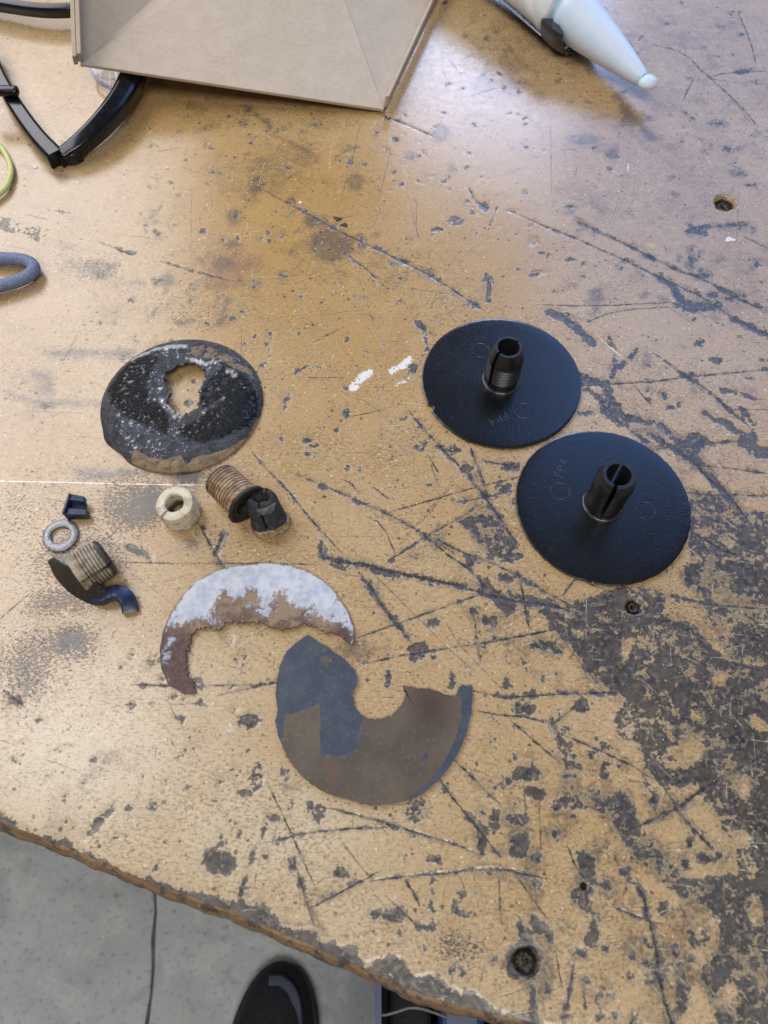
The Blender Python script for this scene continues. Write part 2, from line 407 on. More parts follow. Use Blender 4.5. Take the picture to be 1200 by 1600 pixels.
def mat_glass():
    t = NT("clear_lens")
    return t.out((.95, .97, 1.0), .03, 0, None, **{'Transmission_Weight': 1.0, 'IOR': 1.25, 'Specular_IOR_Level': .5})
M_LENS = mat_glass()
M_LENSRIM = mat_simple("bluish_lens_edge", (.30, .34, .58), .15, .8, 200, .05, .02, .0002, 0, 0, (.42, .46, .70))
def mat_nozzle():
    t = NT("translucent_nozzle_plastic"); n = t.noise(60, 3)
    return t.out(t.mix(n, (.62, .75, .90), (.70, .81, .93)), .42, 0, None, **{'Subsurface_Weight': .9, 'Subsurface_Scale': .02})
M_NOZZLE = mat_nozzle()
def mat_card():
    t = NT("grey_cardboard"); n1 = t.noise(60, 4); f = t.noise(1.0, 4, .65, vec=t.map((0, 0, .3), (260, 640, 300))); n2 = t.noise(700, 2)
    c = t.mix(t.sm(n1, .35, .65), (.51, .425, .325), (.545, .46, .36))
    c = t.mix(t.mul(t.sm(f, .50, .66), .20), c, (.24, .18, .12))
    c = t.mix(t.mul(t.sm(f, .5, .34), .4), c, (.55, .46, .37))
    c = t.mix(t.mul(t.sm(t.vor(260), .06, .03), .6), c, (.16, .11, .07))
    c = t.mix(t.mul(t.sm(n2, .68, .78), .5), c, (.6, .52, .43))
    return t.out(c, .8, 0, t.bump(f, .25, .0003), **{'Specular_IOR_Level': .3})
M_CARD = mat_card()
def mat_concrete():
    t = NT("smooth_concrete"); n0 = t.noise(3.5, 5, .6); n1 = t.noise(22, 5, .6, dist=.6); n2 = t.noise(160, 4)
    c = t.mix(t.sm(n0, .35, .65), (.36, .385, .39), (.52, .54, .54))
    c = t.mix(t.mul(t.sm(n1, .50, .68), .6), c, (.62, .62, .60))
    c = t.mix(t.mul(t.sm(n1, .44, .32), .5), c, (.33, .33, .325))
    c = t.mix(t.mul(t.sm(t.noise(9, 4, .6, dist=2.5), .60, .68), .5), c, (.50, .49, .45))
    c = t.mix(t.mul(t.sm(t.noise(40, 5, .65), .5, .7), .30), c, (.26, .265, .26))
    c = t.mix(t.mul(t.sm(n2, .56, .7), .45), c, (.15, .15, .14))
    return t.out(c, t.add(.42, t.mul(n1, .3)), 0, t.bump(n2, .3, .001))
M_CONC = mat_concrete()
M_JOINT = mat_simple("dirty_joint", (.10, .105, .105), .8, .3, 60, .1, .5, .002, 0, 0, (.20, .20, .20))
def mat_bushing(name, c_clean, c_dirty, lo, hi, edge=(.10, .05, .02)):
    """off-white nylon, burnt: heat stains by noise and in the grooves"""
    t = NT(name); n1 = t.noise(170, 5, .65); n2 = t.noise(900, 4, .6)
    c = t.mix(t.sm(t.add(n1, t.mul(t.sub(n2, .5), .3)), lo, hi), c_clean, c_dirty)
    c = t.mix(t.mul(t.sm(n2, .60, .72), .6), c, edge)
    c = t.mix(t.mul(t.sm(t.attr('groove'), .2, .8), .68), c, tuple(x*.35 for x in c_dirty))
    c = t.mix(t.mul(t.sm(t.add(t.attr('burn'), t.mul(t.sub(n1, .5), .7)), .35, .65), .92), c, (.022, .019, .017))
    return t.out(c, t.add(.42, t.mul(n1, .2)), 0, t.bump(t.add(n1, t.mul(n2, .5)), .35, .0004), **{'Subsurface_Weight': .08, 'Subsurface_Scale': .003})
M_NYLON = mat_bushing("yellowed_nylon", (.66, .60, .46), (.42, .31, .17), .44, .70)
M_BURNT = mat_bushing("burnt_nylon", (.45, .33, .19), (.20, .115, .055), .38, .60)
M_GREYNYLON = mat_bushing("grey_stained_nylon", (.42, .36, .26), (.20, .15, .095), .40, .64)

# ================================================================== the workbench
bench = thing("workbench", "worn brown hardboard workbench top with black grime, scratches and sunk screws", "workbench")
e1 = (at(665, 1558)-at(0, 1287)); e1.z = 0; e1.normalize(); e2 = Vector((-e1.y, e1.x, 0))
if e2.y < 0: e2 = -e2
O = at(350, 1423); O.z = 0
EDGE = [(-220, 1205), (0, 1284), (117, 1328), (235, 1379), (350, 1420), (467, 1469), (583, 1519), (665, 1557), (740, 1577), (812, 1594), (900, 1612), (1100, 1660)]
ep = at_np(EDGE) - np.array([O.x, O.y]); eu = ep@np.array(e1[:2]); ev = ep@np.array(e2[:2])
def edge_v(u):
    """front edge offset along e2 (a slightly bowed, chipped edge)"""
    u = np.asarray(u); b = np.interp(u, eu, ev)
    return b + .0002*np.sin(u*310+1)+.00015*np.sin(u*760)+.0001*np.sin(u*1470+2)
def grid_top():
    sx = np.r_[-4.5, -3, -2.2, -1.6, -1.3, np.linspace(-1.15, 1.15, 860), 1.3, 1.6, 2.2, 3, 4.5]
    nv = 940; k = np.linspace(0, 1, nv); vv = .94*(k*.62+.38*k*k)
    vv = np.r_[vv, 1.02, 1.15, 1.3, 1.5]
    U = np.empty((len(vv), len(sx))); Vv = np.empty_like(U)
    for j, v in enumerate(vv):
        half = .27 + min(v, .95)*.36
        U[j] = .11 + v*.30*min(1, .9) + sx*half
        Vv[j] = v + edge_v(U[j])*max(0, 1-v/.05)
    X = O.x + e1.x*U + e2.x*Vv; Y = O.y + e1.y*U + e2.y*Vv
    return X, Y
GX, GY = grid_top(); nr, nc = GX.shape
PT = np.stack([GX.ravel(), GY.ravel()], 1)

G = Field(PT)
# --- large worn-through areas (outlines read off the photograph)
G.poly([(856,925),(879,945),(910,935),(946,927),(967,915),(1031,918),(1040,933),(1031,962),(1083,977),(1121,1017),(1142,1035),(1205,1041),(1300,1050),(1300,1640),(1125,1610),(1107,1547),(1093,1520),(1125,1480),(1128,1440),(1101,1421),(1061,1403),(1051,1371),(1120,1371),(1152,1365),(1147,1320),(1128,1299),(1107,1245),(1090,1225),(1031,1225),(1007,1204),(1002,1163),(961,1152),(961,1122),(978,1093),(967,1082),(923,1064),(905,1038),(894,1006),(867,988),(850,965)], 1.45)
G.poly([(1075,775),(1110,768),(1140,792),(1200,802),(1260,805),(1260,1045),(1142,1030),(1125,1000),(1095,940),(1080,890),(1078,850)], .55)
G.poly([(712,815),(745,800),(770,805),(800,835),(815,870),(790,880),(765,875),(745,850),(738,830)], 1.2)
G.poly([(757,905),(790,930),(810,940),(808,955),(790,962),(775,945),(762,925)], 4)
for e in [(980,1015,9,22,15),(1125,1060,14,10,0),(1185,1130,18,10,30),(1070,1180,34,20,-20),(1160,1310,14,11,20),(1090,1120,14,7,30),(1165,1230,10,16,0),(1180,1430,12,16,0),(1140,1560,20,22,20),(905,985,8,16,-35)]: G.ell(*e[:5], 2.2, True)
for e in [(1083,898,17,20,0),(1160,910,20,12,10),(1130,955,14,10,0),(1175,1000,22,14,20),(1145,885,30,6,-15),(1170,850,20,8,10)]: G.ell(*e, cap=3)
S = G.stroke
S([(905,590),(945,600),(955,630),(975,652),(1000,658),(1030,665),(1060,690),(1085,710),(1110,745),(1140,780)], 8, 1.8)
S([(905,600),(935,620),(952,648)], 5, 3); S([(1015,675),(1050,700),(1090,722)], 7, 3); S([(940,640),(980,668),(1010,690)], 4, 3)
G.ell(1086,692,19,17,0,4)
S([(1100,645),(1130,660),(1150,672),(1175,680)], 6); S([(1160,640),(1175,660),(1180,690)], 6); S([(1130,610),(1155,612),(1180,624)], 5); S([(1122,624),(1140,640),(1168,662)], 3)
S([(1165,690),(1185,705),(1210,712)], 13, 2); S([(1060,770),(1100,772),(1200,775)], 2)
S([(1030,433),(1053,448),(1062,467),(1080,479),(1117,477)], 7, 4); S([(1072,481),(1100,483),(1120,477)], 8, 4)
S([(1150,500),(1170,510),(1190,520),(1215,530)], 7, 4); S([(858,487),(885,497),(900,512),(922,532)], 9, 3)
G.ell(1020,404,8,5,30); G.ell(1099,431,10,7); G.ell(1115,461,9,4,-5); G.ell(1140,467,10,3,5); G.ell(990,388,7,4,30); G.ell(1157,462,10,3)
S([(1080,387),(1081,417)], 5, 2); S([(1087,407),(1098,395)], 2); S([(1075,362),(1110,353),(1165,350)], 4, .6); S([(1080,355),(1100,365)], 4, .8)
S([(952,529),(962,552),(958,590)], 3.5); S([(996,546),(985,558)], 4); S([(975,567),(967,575)], 5); S([(1100,1300),(1110,1322)], 6)
S([(653,503),(665,520),(669,547)], 5, 2); G.ell(647,577,6,10); S([(617,660),(650,645)], 4.5, 1.5); G.ell(657,697,10,8,0,.8); G.ell(710,703,8,9,0,1.5)
G.ell(672,758,14,3,2); G.ell(730,730,9,8); G.ell(797,730,14,7,0,3); G.ell(790,763,14,10,0,2.5); G.ell(470,577,15,3.5,-25); G.ell(447,627,7,16,20,1.2)
G.ell(410,570,7,4,-30,2); G.ell(483,687,9,4); G.ell(489,697,9,4); G.ell(490,711,11,5,0,.3); G.ell(545,733,6,6,0,2); G.ell(563,733,5,8,0,2); G.ell(543,883,20,10,0,1.2)
G.ell(653,1018,15,15,0,3); G.ell(740,955,9,7); S([(773,966),(773,1000)], 4.5); G.ell(760,969,7,5); S([(740,875),(732,887)], 8)
S([(800,930),(840,940),(865,945)], 7, 4); S([(850,955),(900,975)], 10, 2.5); S([(780,900),(800,908)], 5)
G.ell(677,972,13,9,0,1.6); G.ell(847,1007,19,7,-8); G.ell(817,1028,5,9); G.ell(793,1024,3.5,9,15); G.ell(730,1044,5,9,-30); G.ell(707,1063,7,16); G.ell(793,1068,3,9); G.ell(607,1058,4,15)
G.ell(828,1048,7,3,10); G.ell(869,1019,6,4); G.ell(870,1055,5,5); G.ell(848,1062,4,3); G.ell(873,1078,5,5)
S([(757,1120),(770,1125),(790,1142)], 5); G.ell(767,1157,9,9,0,3); G.ell(807,1184,5,4); G.ell(817,1108,18,10,0,2); S([(872,1125),(885,1165),(895,1200),(888,1230)], 12, .7)
G.ell(908,1103,13,13,0,3); G.ell(948,1167,11,7); G.ell(947,1194,8,7); G.ell(946,1212,6,4); G.ell(971,1197,5,3); G.ell(925,1180,4,4)
S([(885,1247),(930,1248),(965,1265),(970,1290),(1000,1320),(1030,1350),(1060,1380)], 15, .6); S([(970,1250),(985,1285)], 14, 2)
S([(917,1342),(916,1385),(905,1400)], 14, 1.6); S([(935,1382),(952,1384)], 7); S([(905,1405),(930,1420),(935,1440),(922,1470)], 9, .8); G.ell(908,1490,12,10,0,3)
for e in [(1037,1416,6,12,-15),(985,1489,5,12,-10),(1013,1503,4,6,0),(987,1523,5,5,0),(1104,1451,5,7,0),(1101,1469,5,4,0),(1088,1469,7,9,30),(1053,1488,9,6,20),(1077,1501,9,9,0),(1019,1536,9,11,-20),(936,1557,6,8,0),(940,1590,8,8,0),(1103,1340,15,8,20),(1072,1350,5,12,0),(1016,1312,7,14,-40),(1024,1253,9,15,0),(1011,1225,4,4,0),(944,1212,5,4,0),(1125,1336,5,5,0),(1078,1318,6,9,0),(991,1403,5,6,0),(1014,1476,5,12,-25),(915,1533,6,4,0),(952,1555,4,3,0),(990,1595,6,10,0),(962,1590,4,8,-20),(945,1480,6,6,30)]: G.ell(*e)
S([(1064,1512),(1068,1545),(1066,1575)], 9, 1.4)
G.ell(648,1266,18,21,0,1.0); G.ell(822,1209,26,12,-8,3); G.ell(837,1238,18,11,5,4); G.ell(752,1312,9,24,0,2); G.ell(810,1318,18,24,0,2); G.ell(808,1282,22,13,20,1.8); G.ell(775,1279,10,14,0,2)
G.ell(783,1222,16,10,-20,.6); G.ell(757,1269,6,4); G.ell(803,1256,8,4); G.ell(870,1262,6,9); G.ell(880,1250,8,8); G.ell(892,1275,5,5); G.ell(868,1301,9,8,0,2); G.ell(838,1340,9,9,0,1.5); G.ell(770,1362,20,7,0,1.2)
S([(834,1434),(840,1450),(862,1463),(862,1470)], 5.5); G.ell(620,1432,11,9,0,5); S([(582,1424),(600,1430),(615,1432)], 4); G.ell(662,1447,11,5,10); G.ell(680,1342,10,6,10); S([(676,1372),(675,1395)], 3.5); S([(674,1405),(676,1453)], 2)
G.ell(722,1400,5,8,-35); G.ell(746,1394,3,6,-20); G.ell(711,1415,2,6,10); G.ell(728,1429,5,2.5,10); G.ell(756,1430,2,2); G.ell(662,1483,3,4); G.ell(706,1516,3,5,30); G.ell(723,1518,4,6); G.ell(780,1538,3,3); G.ell(781,1425,3,10); G.ell(645,1302,5,4)
# sunk screw surrounds
G.ell(822,1503,31,31,0,1.3); S([(850,1515),(856,1545)], 7, 2); S([(832,1540),(832,1575),(838,1600)], 6, 2); S([(815,1445),(830,1475)], 5, .8)
# front edge, worn black
G.poly([(-150,1225),(0,1277),(27,1287),(67,1307),(110,1320),(133,1333),(170,1350),(210,1366),(250,1377),(300,1393),(360,1404),(393,1411),(413,1417),(437,1441),(463,1452),(490,1447),(513,1470),(557,1483),(570,1503),(612,1492),(632,1497),(650,1525),(675,1520),(700,1537),(720,1550),(742,1550),(775,1577),(812,1588),(900,1612),(1000,1650),(812,1640),(583,1545),(350,1440),(117,1345),(0,1297),(-150,1240)], 2.5)
S([(393,1343),(381,1380),(373,1412)], 6, 3); S([(408,1310),(395,1335)], 3, .6); G.ell(343,1348,29,18,8,2.4); S([(320,1338),(347,1316)], 5, 1.5); G.ell(457,1350,9,14,15,2); G.ell(417,1325,5.5,5); G.ell(417,1338,6,5); G.ell(532,1363,8,8,20); G.ell(455,1255,3.5,6); G.ell(623,1427,9,10)
G.ell(367,1207,4,11,-22); G.ell(403,1211,11,18,10,1.0); S([(378,1240),(395,1237),(405,1228)], 4.5); S([(438,1210),(452,1213),(466,1214)], 3.5); G.ell(447,1203,9,4,10,1); S([(488,1258),(500,1275)], 9, 1.2); G.ell(498,1262,16,6,0,1.5); G.ell(412,1300,3,11,15); G.ell(424,1279,5,3); G.ell(375,1302,3,2.5); G.ell(345,1305,2,4)
G.ell(390,1127,18,14,-10,3.5); G.ell(357,1000,10,11,0,1.8); G.ell(367,1108,6,5); G.ell(313,1098,7,4,-20); G.ell(324,1105,4,2,10); G.ell(362,1073,6,7,0,3); G.ell(242,1037,13,12,0,.2); G.ell(307,1063,9,5,15); G.ell(272,1088,6,4); G.ell(253,1060,6,7)
S([(174,1266),(147,1292),(133,1308)], 5.5, 2); G.ell(203,1262,4,3.5); G.ell(238,1258,6,6,0,.6); G.ell(223,1212,3,2); G.ell(258,1227,2,8,8); G.ell(343,1225,2.5,8,15); G.ell(338,1251,3,4,15); G.ell(290,1231,3,2.5); G.ell(195,1305,5,3,30); G.ell(183,1309,5,2); G.ell(137,1241,2,3); G.ell(22,1190,4,8,-30); G.ell(100,1245,1.5,2); G.ell(207,1023,3,8,15); G.ell(100,1170,12,5,-20,-.2); G.ell(148,1187,5,3)
G.ell(278,1122,2,4,-60); G.ell(285,1127,2,5,20); G.ell(220,1007,1.5,1.5); G.ell(281,1182,2,2)
# upper field
G.ell(40,363,26,10,-5,-.3); S([(25,352),(33,372),(60,365)], 5, .4); G.ell(150,298,11,5,20); G.ell(1120,192,13,2.5,-3); G.ell(1137,233,8,5,20); G.ell(893,323,7,3.5,10); G.ell(957,244,12,4.5,10,.5); G.ell(840,427,15,5,-15); G.ell(833,377,9,6,-20,.5); S([(760,428),(764,450),(761,470)], 4); G.ell(617,218,5,4,20); G.ell(683,359,9,2.5,-3); G.ell(710,345,9,7,0,.2); G.ell(757,323,6,8,-30,1); G.ell(1164,111,14,3.5,-10); G.ell(1121,193,13,3); G.ell(1155,272,8,4,20,0); G.ell(955,265,5,4,20); G.ell(633,409,8,5); G.ell(673,431,7,5); G.ell(588,388,9,3.5,15); G.ell(565,372,4,6); G.ell(740,475,12,5,35); G.ell(443,431,7,5,0,1);  G.ell(477,330,7,5,0,0)
G.ell(543,645,4,8); G.ell(525,672,3,3); G.ell(440,683,3,3); G.ell(420,541,6,20,5,-.3); G.ell(543,530,3,4); G.ell(120,412,8,6,0,.3); G.ell(72,635,7,4); G.ell(65,325,4,2)
S([(200,853),(220,862),(237,872)], 4, 2); S([(337,867),(345,850),(350,835)], 3, 1); S([(385,1068),(400,1075)], 3)
for e in [(1091,536,6,5),(1089,564,8,4.5),(1121,564,9,5),(1191,563,5,4),(1171,590,10,6),(1035,617,4,4),(1048,637,6,3),(916,644,10,5),(1013,610,4,3),(1060,632,3,4),(1155,575,4,3),(820,300,4,3),(888,407,3,3),(912,412,5,4),(930,417,2,3),(1172,408,2,2),(880,570,3,3),(931,661,3,2),(865,455,4,3),(757,437,3,3)]: G.ell(*e)
# many small random chips, thicker to the right and the front
for _ in range(420):
    x, y = rng.uniform(0, 1220), rng.uniform(0, 620); r = rng.uniform(.7, 1.7)
    G.ell(x, y, r*rng.uniform(1, 2.4), r, rng.uniform(-70, 70), 3)
for _ in range(620):
    x, y = rng.uniform(0, 1250), rng.uniform(150, 1600)
    wgt = .08 + .5*max(0, (x-450)/750)*(y > 450) + .25*(y > 1000)
    if rng.random() > wgt: continue
    r = rng.uniform(.9, 2.2) if rng.random() < .75 else rng.uniform(2, 4.2)
    G.ell(x, y, r, r*rng.uniform(1, 2.6), rng.uniform(-60, 60), 3)

D = Lines(PT); A = D.add
def fray(pts, w):
    """a scratch with chips broken out along it"""
    A(pts, w)
    if w < 1.15: return
    for (x0, y0), (x1, y1) in zip(pts[:-1], pts[1:]):
        L = math.hypot(x1-x0, y1-y0); an = math.degrees(math.atan2(y1-y0, x1-x0))
        for k in range(int(L/9)+1):
            if rng.random() < .42:
                u = rng.random(); r = w*rng.uniform(.5, 1.7) if rng.random() < .85 else w*rng.uniform(1.5, 2.6)
                G.ell(x0+(x1-x0)*u+rng.normal(0, w*.6), y0+(y1-y0)*u+rng.normal(0, w*.6), r*rng.uniform(1.2, 3.2), r*.8, an+rng.normal(0, 14), 2)
for pts, w in [
 ([(800,331),(850,353),(905,375),(980,408),(1030,433),(1090,460),(1117,477),(1150,500),(1200,522),(1260,550)],1.4),([(903,347),(985,385),(1020,403),(1065,425),(1095,433),(1140,460),(1200,487),(1260,515)],2.2),
 ([(640,643),(660,668),(687,697),(733,743),(763,783),(797,833),(810,850)],2.6),([(453,737),(490,752),(533,770),(570,788),(607,803),(660,833),(700,867),(733,889),(767,925),(793,950)],2.3),
 ([(667,833),(700,852),(733,867),(775,883),(807,897),(867,933),(900,950)],2.2),([(607,800),(670,783),(737,763),(800,748),(850,735)],1.1),([(607,877),(663,840),(720,808),(753,787)],1.4),([(737,703),(753,747),(762,775)],2.8),([(720,783),(760,777),(800,767)],2.4),
 ([(395,708),(420,735),(450,767),(487,813),(515,843),(533,863)],1.5),([(573,807),(590,815),(603,830),(617,863)],.8),([(503,850),(500,870),(535,877),(573,883),(640,899),(707,913),(767,930),(813,940),(867,947),(920,962)],4.0),
 ([(563,897),(580,918),(593,940),(613,967),(627,983),(640,1000)],3.2),([(633,970),(690,950),(747,930)],1.4),([(557,997),(600,982),(633,970)],1.2),([(570,1037),(620,1026),(673,1017),(767,1003),(820,993),(870,983)],1.8),([(740,958),(745,990),(750,1030)],1.5),([(810,893),(820,940),(827,983)],1.8),
 ([(743,1080),(787,1090),(850,1086),(900,1083),(968,1082)],2.4),([(740,1110),(780,1117),(820,1120),(862,1132),(905,1100)],1.5),([(885,1150),(949,1178),(990,1198),(1025,1219)],1.6),([(800,1127),(840,1162),(877,1193)],1.2),([(710,1187),(740,1216),(773,1250)],1.2),([(687,1217),(710,1250),(740,1285),(780,1337)],1.5),([(725,1200),(750,1226),(780,1255)],1.2),
 ([(517,1263),(583,1280),(645,1299),(690,1313),(720,1322),(745,1334)],1.8),([(583,1376),(640,1368),(683,1365),(730,1360),(770,1357),(800,1360),(850,1372)],2.4),([(413,1317),(440,1311),(470,1303),(517,1297),(560,1294),(603,1293)],1.7),([(417,1223),(437,1262),(457,1307),(467,1330),(490,1380)],1.0),([(462,1350),(475,1395),(490,1443)],1.4),([(483,1420),(527,1397),(590,1363)],1.3),([(530,1310),(553,1340),(577,1370)],1.0),
 ([(605,1402),(625,1420),(647,1442)],1.0),([(635,1377),(645,1392),(654,1412)],1.8),([(590,177),(635,195),(677,213)],1.5),([(400,290),(437,310),(473,329),(510,350),(548,370),(587,388),(633,411),(673,431),(703,450),(733,470),(756,485)],1.6),([(543,400),(570,418),(600,447)],1.3),([(733,293),(740,310),(760,327)],1.4),([(777,323),(770,340),(763,358)],1.0),
 ([(923,602),(1025,596),(1072,589),(1140,583),(1215,576)],1.3),([(1022,552),(1050,572),(1072,588),(1112,614),(1140,640),(1171,666)],1.7),([(993,605),(1005,618),(1016,630)],1.5),([(1018,69),(1040,74),(1061,80),(1080,92),(1092,106),(1108,120),(1137,146),(1169,178),(1185,200)],1.1),([(1108,120),(1130,115),(1155,112),(1200,111)],1.0),([(1155,23),(1165,45),(1175,72),(1181,99)],.8),([(1085,122),(1075,140),(1067,158)],.8),
 ([(187,878),(250,880),(320,881),(400,880),(500,882)],.9),([(307,813),(333,857),(353,890)],1.4),([(207,1070),(240,1071),(300,1072),(370,1071),(440,1067)],1.2),([(340,1087),(370,1080),(440,1064)],1.5),([(0,967),(43,930)],.9),([(7,1080),(22,1093),(37,1103)],1.3),
 ([(997,1376),(1009,1410),(1019,1453),(1029,1499),(1037,1557),(1053,1600),(1060,1630)],3.0),([(968,1421),(1000,1434),(1032,1443)],2.2),([(1037,1229),(1055,1256),(1072,1283),(1110,1322)],2.6),([(1000,1290),(1035,1275),(1061,1261),(1090,1240),(1120,1221),(1185,1185)],3.0),([(886,1320),(900,1355)],1.2),([(883,1600),(890,1550),(897,1505)],1.4),([(912,1535),(915,1575)],1.4),([(850,1360),(852,1363)],1),([(803,1362),(830,1400),(853,1433)],1.1),([(780,1373),(783,1440)],1.0),([(843,1255),(845,1320)],1.0),([(818,1225),(823,1278)],.8),([(867,1480),(878,1540)],1.0),
 ([(1016,705),(1050,697),(1083,722),(1110,750),(1142,777),(1175,820)],2.0),([(1080,725),(1200,740)],1.2),([(1105,692),(1165,690)],1.4),([(1143,776),(1140,800)],1.2),([(1084,832),(1130,860),(1160,870)],2.2),([(1040,930),(1110,945),(1200,952)],1.5),([(1142,1035),(1180,1045),(1230,1055)],2.5),([(1130,640),(1200,640)],.7),
 ([(840,476),(900,478),(960,477),(1055,472)],.9),([(920,502),(950,490),(990,483),(1060,479)],.8),([(753,720),(797,727)],1.6),([(670,713),(685,738)],1.0),([(585,762),(605,778)],1.0),([(533,748),(550,756),(560,770)],1.0),([(1163,370),(1200,388)],1.2),([(905,905),(942,920)],1.0),([(63,341),(90,352),(120,368)],.9),([(160,379),(207,398)],1.4),([(253,408),(293,420),(335,432),(370,440)],1.5),
 ([(600,640),(530,655)],.5),([(490,535),(535,512)],.8),([(470,590),(533,590)],.6),([(900,903),(880,930)],1.2)]: fray(pts, w)
FN = Lines(PT); A = FN.add
for pts, w in [([(713,743),(675,790),(633,842)],.5),([(710,755),(655,820)],.7),([(577,890),(660,973),(700,1013),(747,1053)],.8),([(687,957),(717,1007),(787,1080)],.6),([(563,193),(550,250),(533,310)],.6),([(610,233),(592,313)],.6),([(607,440),(640,450),(700,460),(725,470)],.7),([(400,707),(500,707),(640,707),(800,706)],.45),([(330,590),(430,593),(560,593),(660,592)],.4),([(443,838),(540,838),(610,838)],.35),([(570,500),(585,570),(600,700)],.35),([(500,300),(495,420)],.4),([(650,310),(652,370)],.6),([(560,430),(585,510)],.5),([(1155,300),(1150,380)],.4),([(860,185),(862,300)],.4),([(980,165),(965,220)],.7),([(1140,150),(1183,205)],.7),([(300,300),(299,400)],.35),([(387,380),(383,460)],.4),([(378,510),(376,590)],.6)]: A(pts, w)
for _ in range(760):
    x, y = rng.uniform(-60, 1260), rng.uniform(0, 1620); a = rng.choice([.55, .62, -.35, 1.5, 2.2, .1, 2.6]) + rng.normal(0, .22)
    L = rng.gamma(2.0, 16); dx, dy = math.cos(a)*L, math.sin(a)*L*.8; bx, by = rng.normal(0, 2), rng.normal(0, 2)
    A([(x, y), (x+dx/2+bx, y+dy/2+by), (x+dx, y+dy)], rng.uniform(.18, .5) if rng.random() < .85 else rng.uniform(.5, .9))
LT = Lines(PT); A = LT.add
for pts, w in [([(-40,751),(60,753),(150,755),(235,757),(330,758)],.9),([(1073,190),(1090,220),(1105,245),(1113,262)],.9),([(982,253),(981,268)],1.2),([(430,680),(480,695),(540,730),(600,760)],.5),([(410,592),(660,593)],.5),([(933,524),(950,540),(975,560)],1.4),([(640,250),(630,273)],.9),([(430,240),(460,260)],.6),([(1066,62),(1110,90)],.7),([(310,460),(325,415)],.7),([(440,705),(800,708)],.4),([(1030,60),(1060,75)],.6),([(85,535),(120,533)],1.0)]: A(pts, w if pts[0][0] < 0 else w*.5)
for k_ in range(700):
    x, y = (rng.uniform(-60, 1260), rng.uniform(0, 1620)) if k_ < 480 else (rng.uniform(850, 1260), rng.uniform(720, 1620)); a = rng.choice([.3, -.25, .15, 1.45, 1.7, .9]) + rng.normal(0, .2)
    L = rng.gamma(2.0, 12); dx, dy = math.cos(a)*L, math.sin(a)*L*.8
    A([(x, y), (x+dx/2, y+dy/2+rng.normal(0, 1.5)), (x+dx, y+dy)], rng.uniform(.2, .5))

SM = Field(PT)
for e in [(553,284,16,14),(690,207,16,14),(643,243,12,9),(707,263,9,7),(517,383,36,26),(485,345,14,12),(143,355,13,32),(150,420,34,14),(345,412,20,14),(287,503,16,7),(913,217,28,9),(990,190,22,10),(240,340,6,10),(75,610,14,30),(1010,560,8,14),(930,470,14,22),(955,240,12,8),(95,425,24,14),(265,545,30,9),(400,290,14,14),(215,442,16,8),(262,440,14,9),(365,340,14,14),(365,382,14,8),(600,1140,20,10),(105,1003,14,18),(300,850,12,10),(345,880,14,12),(560,1015,30,18),(650,870,10,8),(455,1230,16,9)]: SM.ell(*e, cap=3)
SM.stroke([(0,625),(60,628),(160,632)], 8); SM.stroke([(60,555),(130,552),(200,552)], 9); SM.stroke([(65,430),(70,455),(40,490),(0,500)], 9); SM.stroke([(360,465),(350,485),(345,505)], 6); SM.stroke([(380,165),(410,185),(433,213),(483,238)], 6); SM.stroke([(160,295),(150,320),(148,370)], 6); SM.stroke([(80,272),(115,278),(165,270)], 4); SM.stroke([(965,150),(985,180),(1020,215)], 9); SM.stroke([(170,1180),(130,1225)], 5)  # the stroke below the nozzle paints its shadow band into the colour
SM.stroke([(230,735),(270,745),(300,748)], 8); SM.stroke([(130,742),(230,738)], 10)
RD = Field(PT)
for e in [(345,412,34,26),(390,408,22,16),(350,440,40,16),(935,455,12,18),(1150,480,24,9),(85,1290,14,9)]: RD.ell(*e, cap=3)
for e in [(180,1190,44,16),(110,1240,30,9),(1070,260,24,30),(900,300,24,14)]: RD.ell(*e, cap=-.5)
YL = Field(PT); YL.ell(40, 608, 20, 13); YL.ell(1018, 383, 8, 4)
WP = Field(PT)
WP.stroke([(553,606),(562,594),(576,583)], 7, 1.6); WP.stroke([(612,580),(625,572)], 5, 1.4); WP.stroke([(628,572),(640,561)], 6, 1.4); WP.stroke([(620,602),(640,590)], 1.6)
for e in [(340,1147,7,4),(358,1140,7,6),(722,1340,7,9),(1173,1318,10,8),(1030,962,3,2),(130,1327,7,5)]: WP.ell(*e, cap=-.9)
def soft(ells):
    f = np.zeros(len(PT))
    for cx, cy, rx, ry, v in ells:
        c = at_np([(cx, cy)])[0]; m = mmpx(cx, cy)/1000; sy = m/max(.35, math.sin(PITCH-math.atan((800-cy)/FPX)))
        q = ((PT[:, 0]-c[0])/(rx*m))**2+((PT[:, 1]-c[1])/(ry*sy))**2
        f = np.maximum(f, v*np.exp(-q))
    return f
fleck = np.maximum(.16, soft([(215,790,90,60,1.0),(120,870,110,70,.85),(110,1005,60,45,1.0),(40,1040,110,80,.75),(300,740,60,30,.9),(100,940,90,40,.8),(60,800,150,120,.5),(250,1000,120,80,.35),(620,690,80,50,.5),(720,1480,70,40,.75),(620,1540,80,40,.5),(330,480,110,60,.5),(420,560,160,80,.35),(150,420,80,40,.5),(430,260,60,30,.55),(900,240,100,60,.4),(1000,700,200,200,.35),(1060,1000,150,200,.5)]))
amber = soft([(470,330,330,190,.75),(300,230,200,120,.6),(560,520,260,140,.45),(860,200,150,90,.7),(300,600,200,80,.2)])  # amber tone painted where box and tube block the sheen
pale = soft([(120,1200,260,150,.85),(420,1300,230,110,.75),(230,1080,200,90,.5),(520,1420,160,70,.4)])  # pale worn finish with the window's sheen painted in

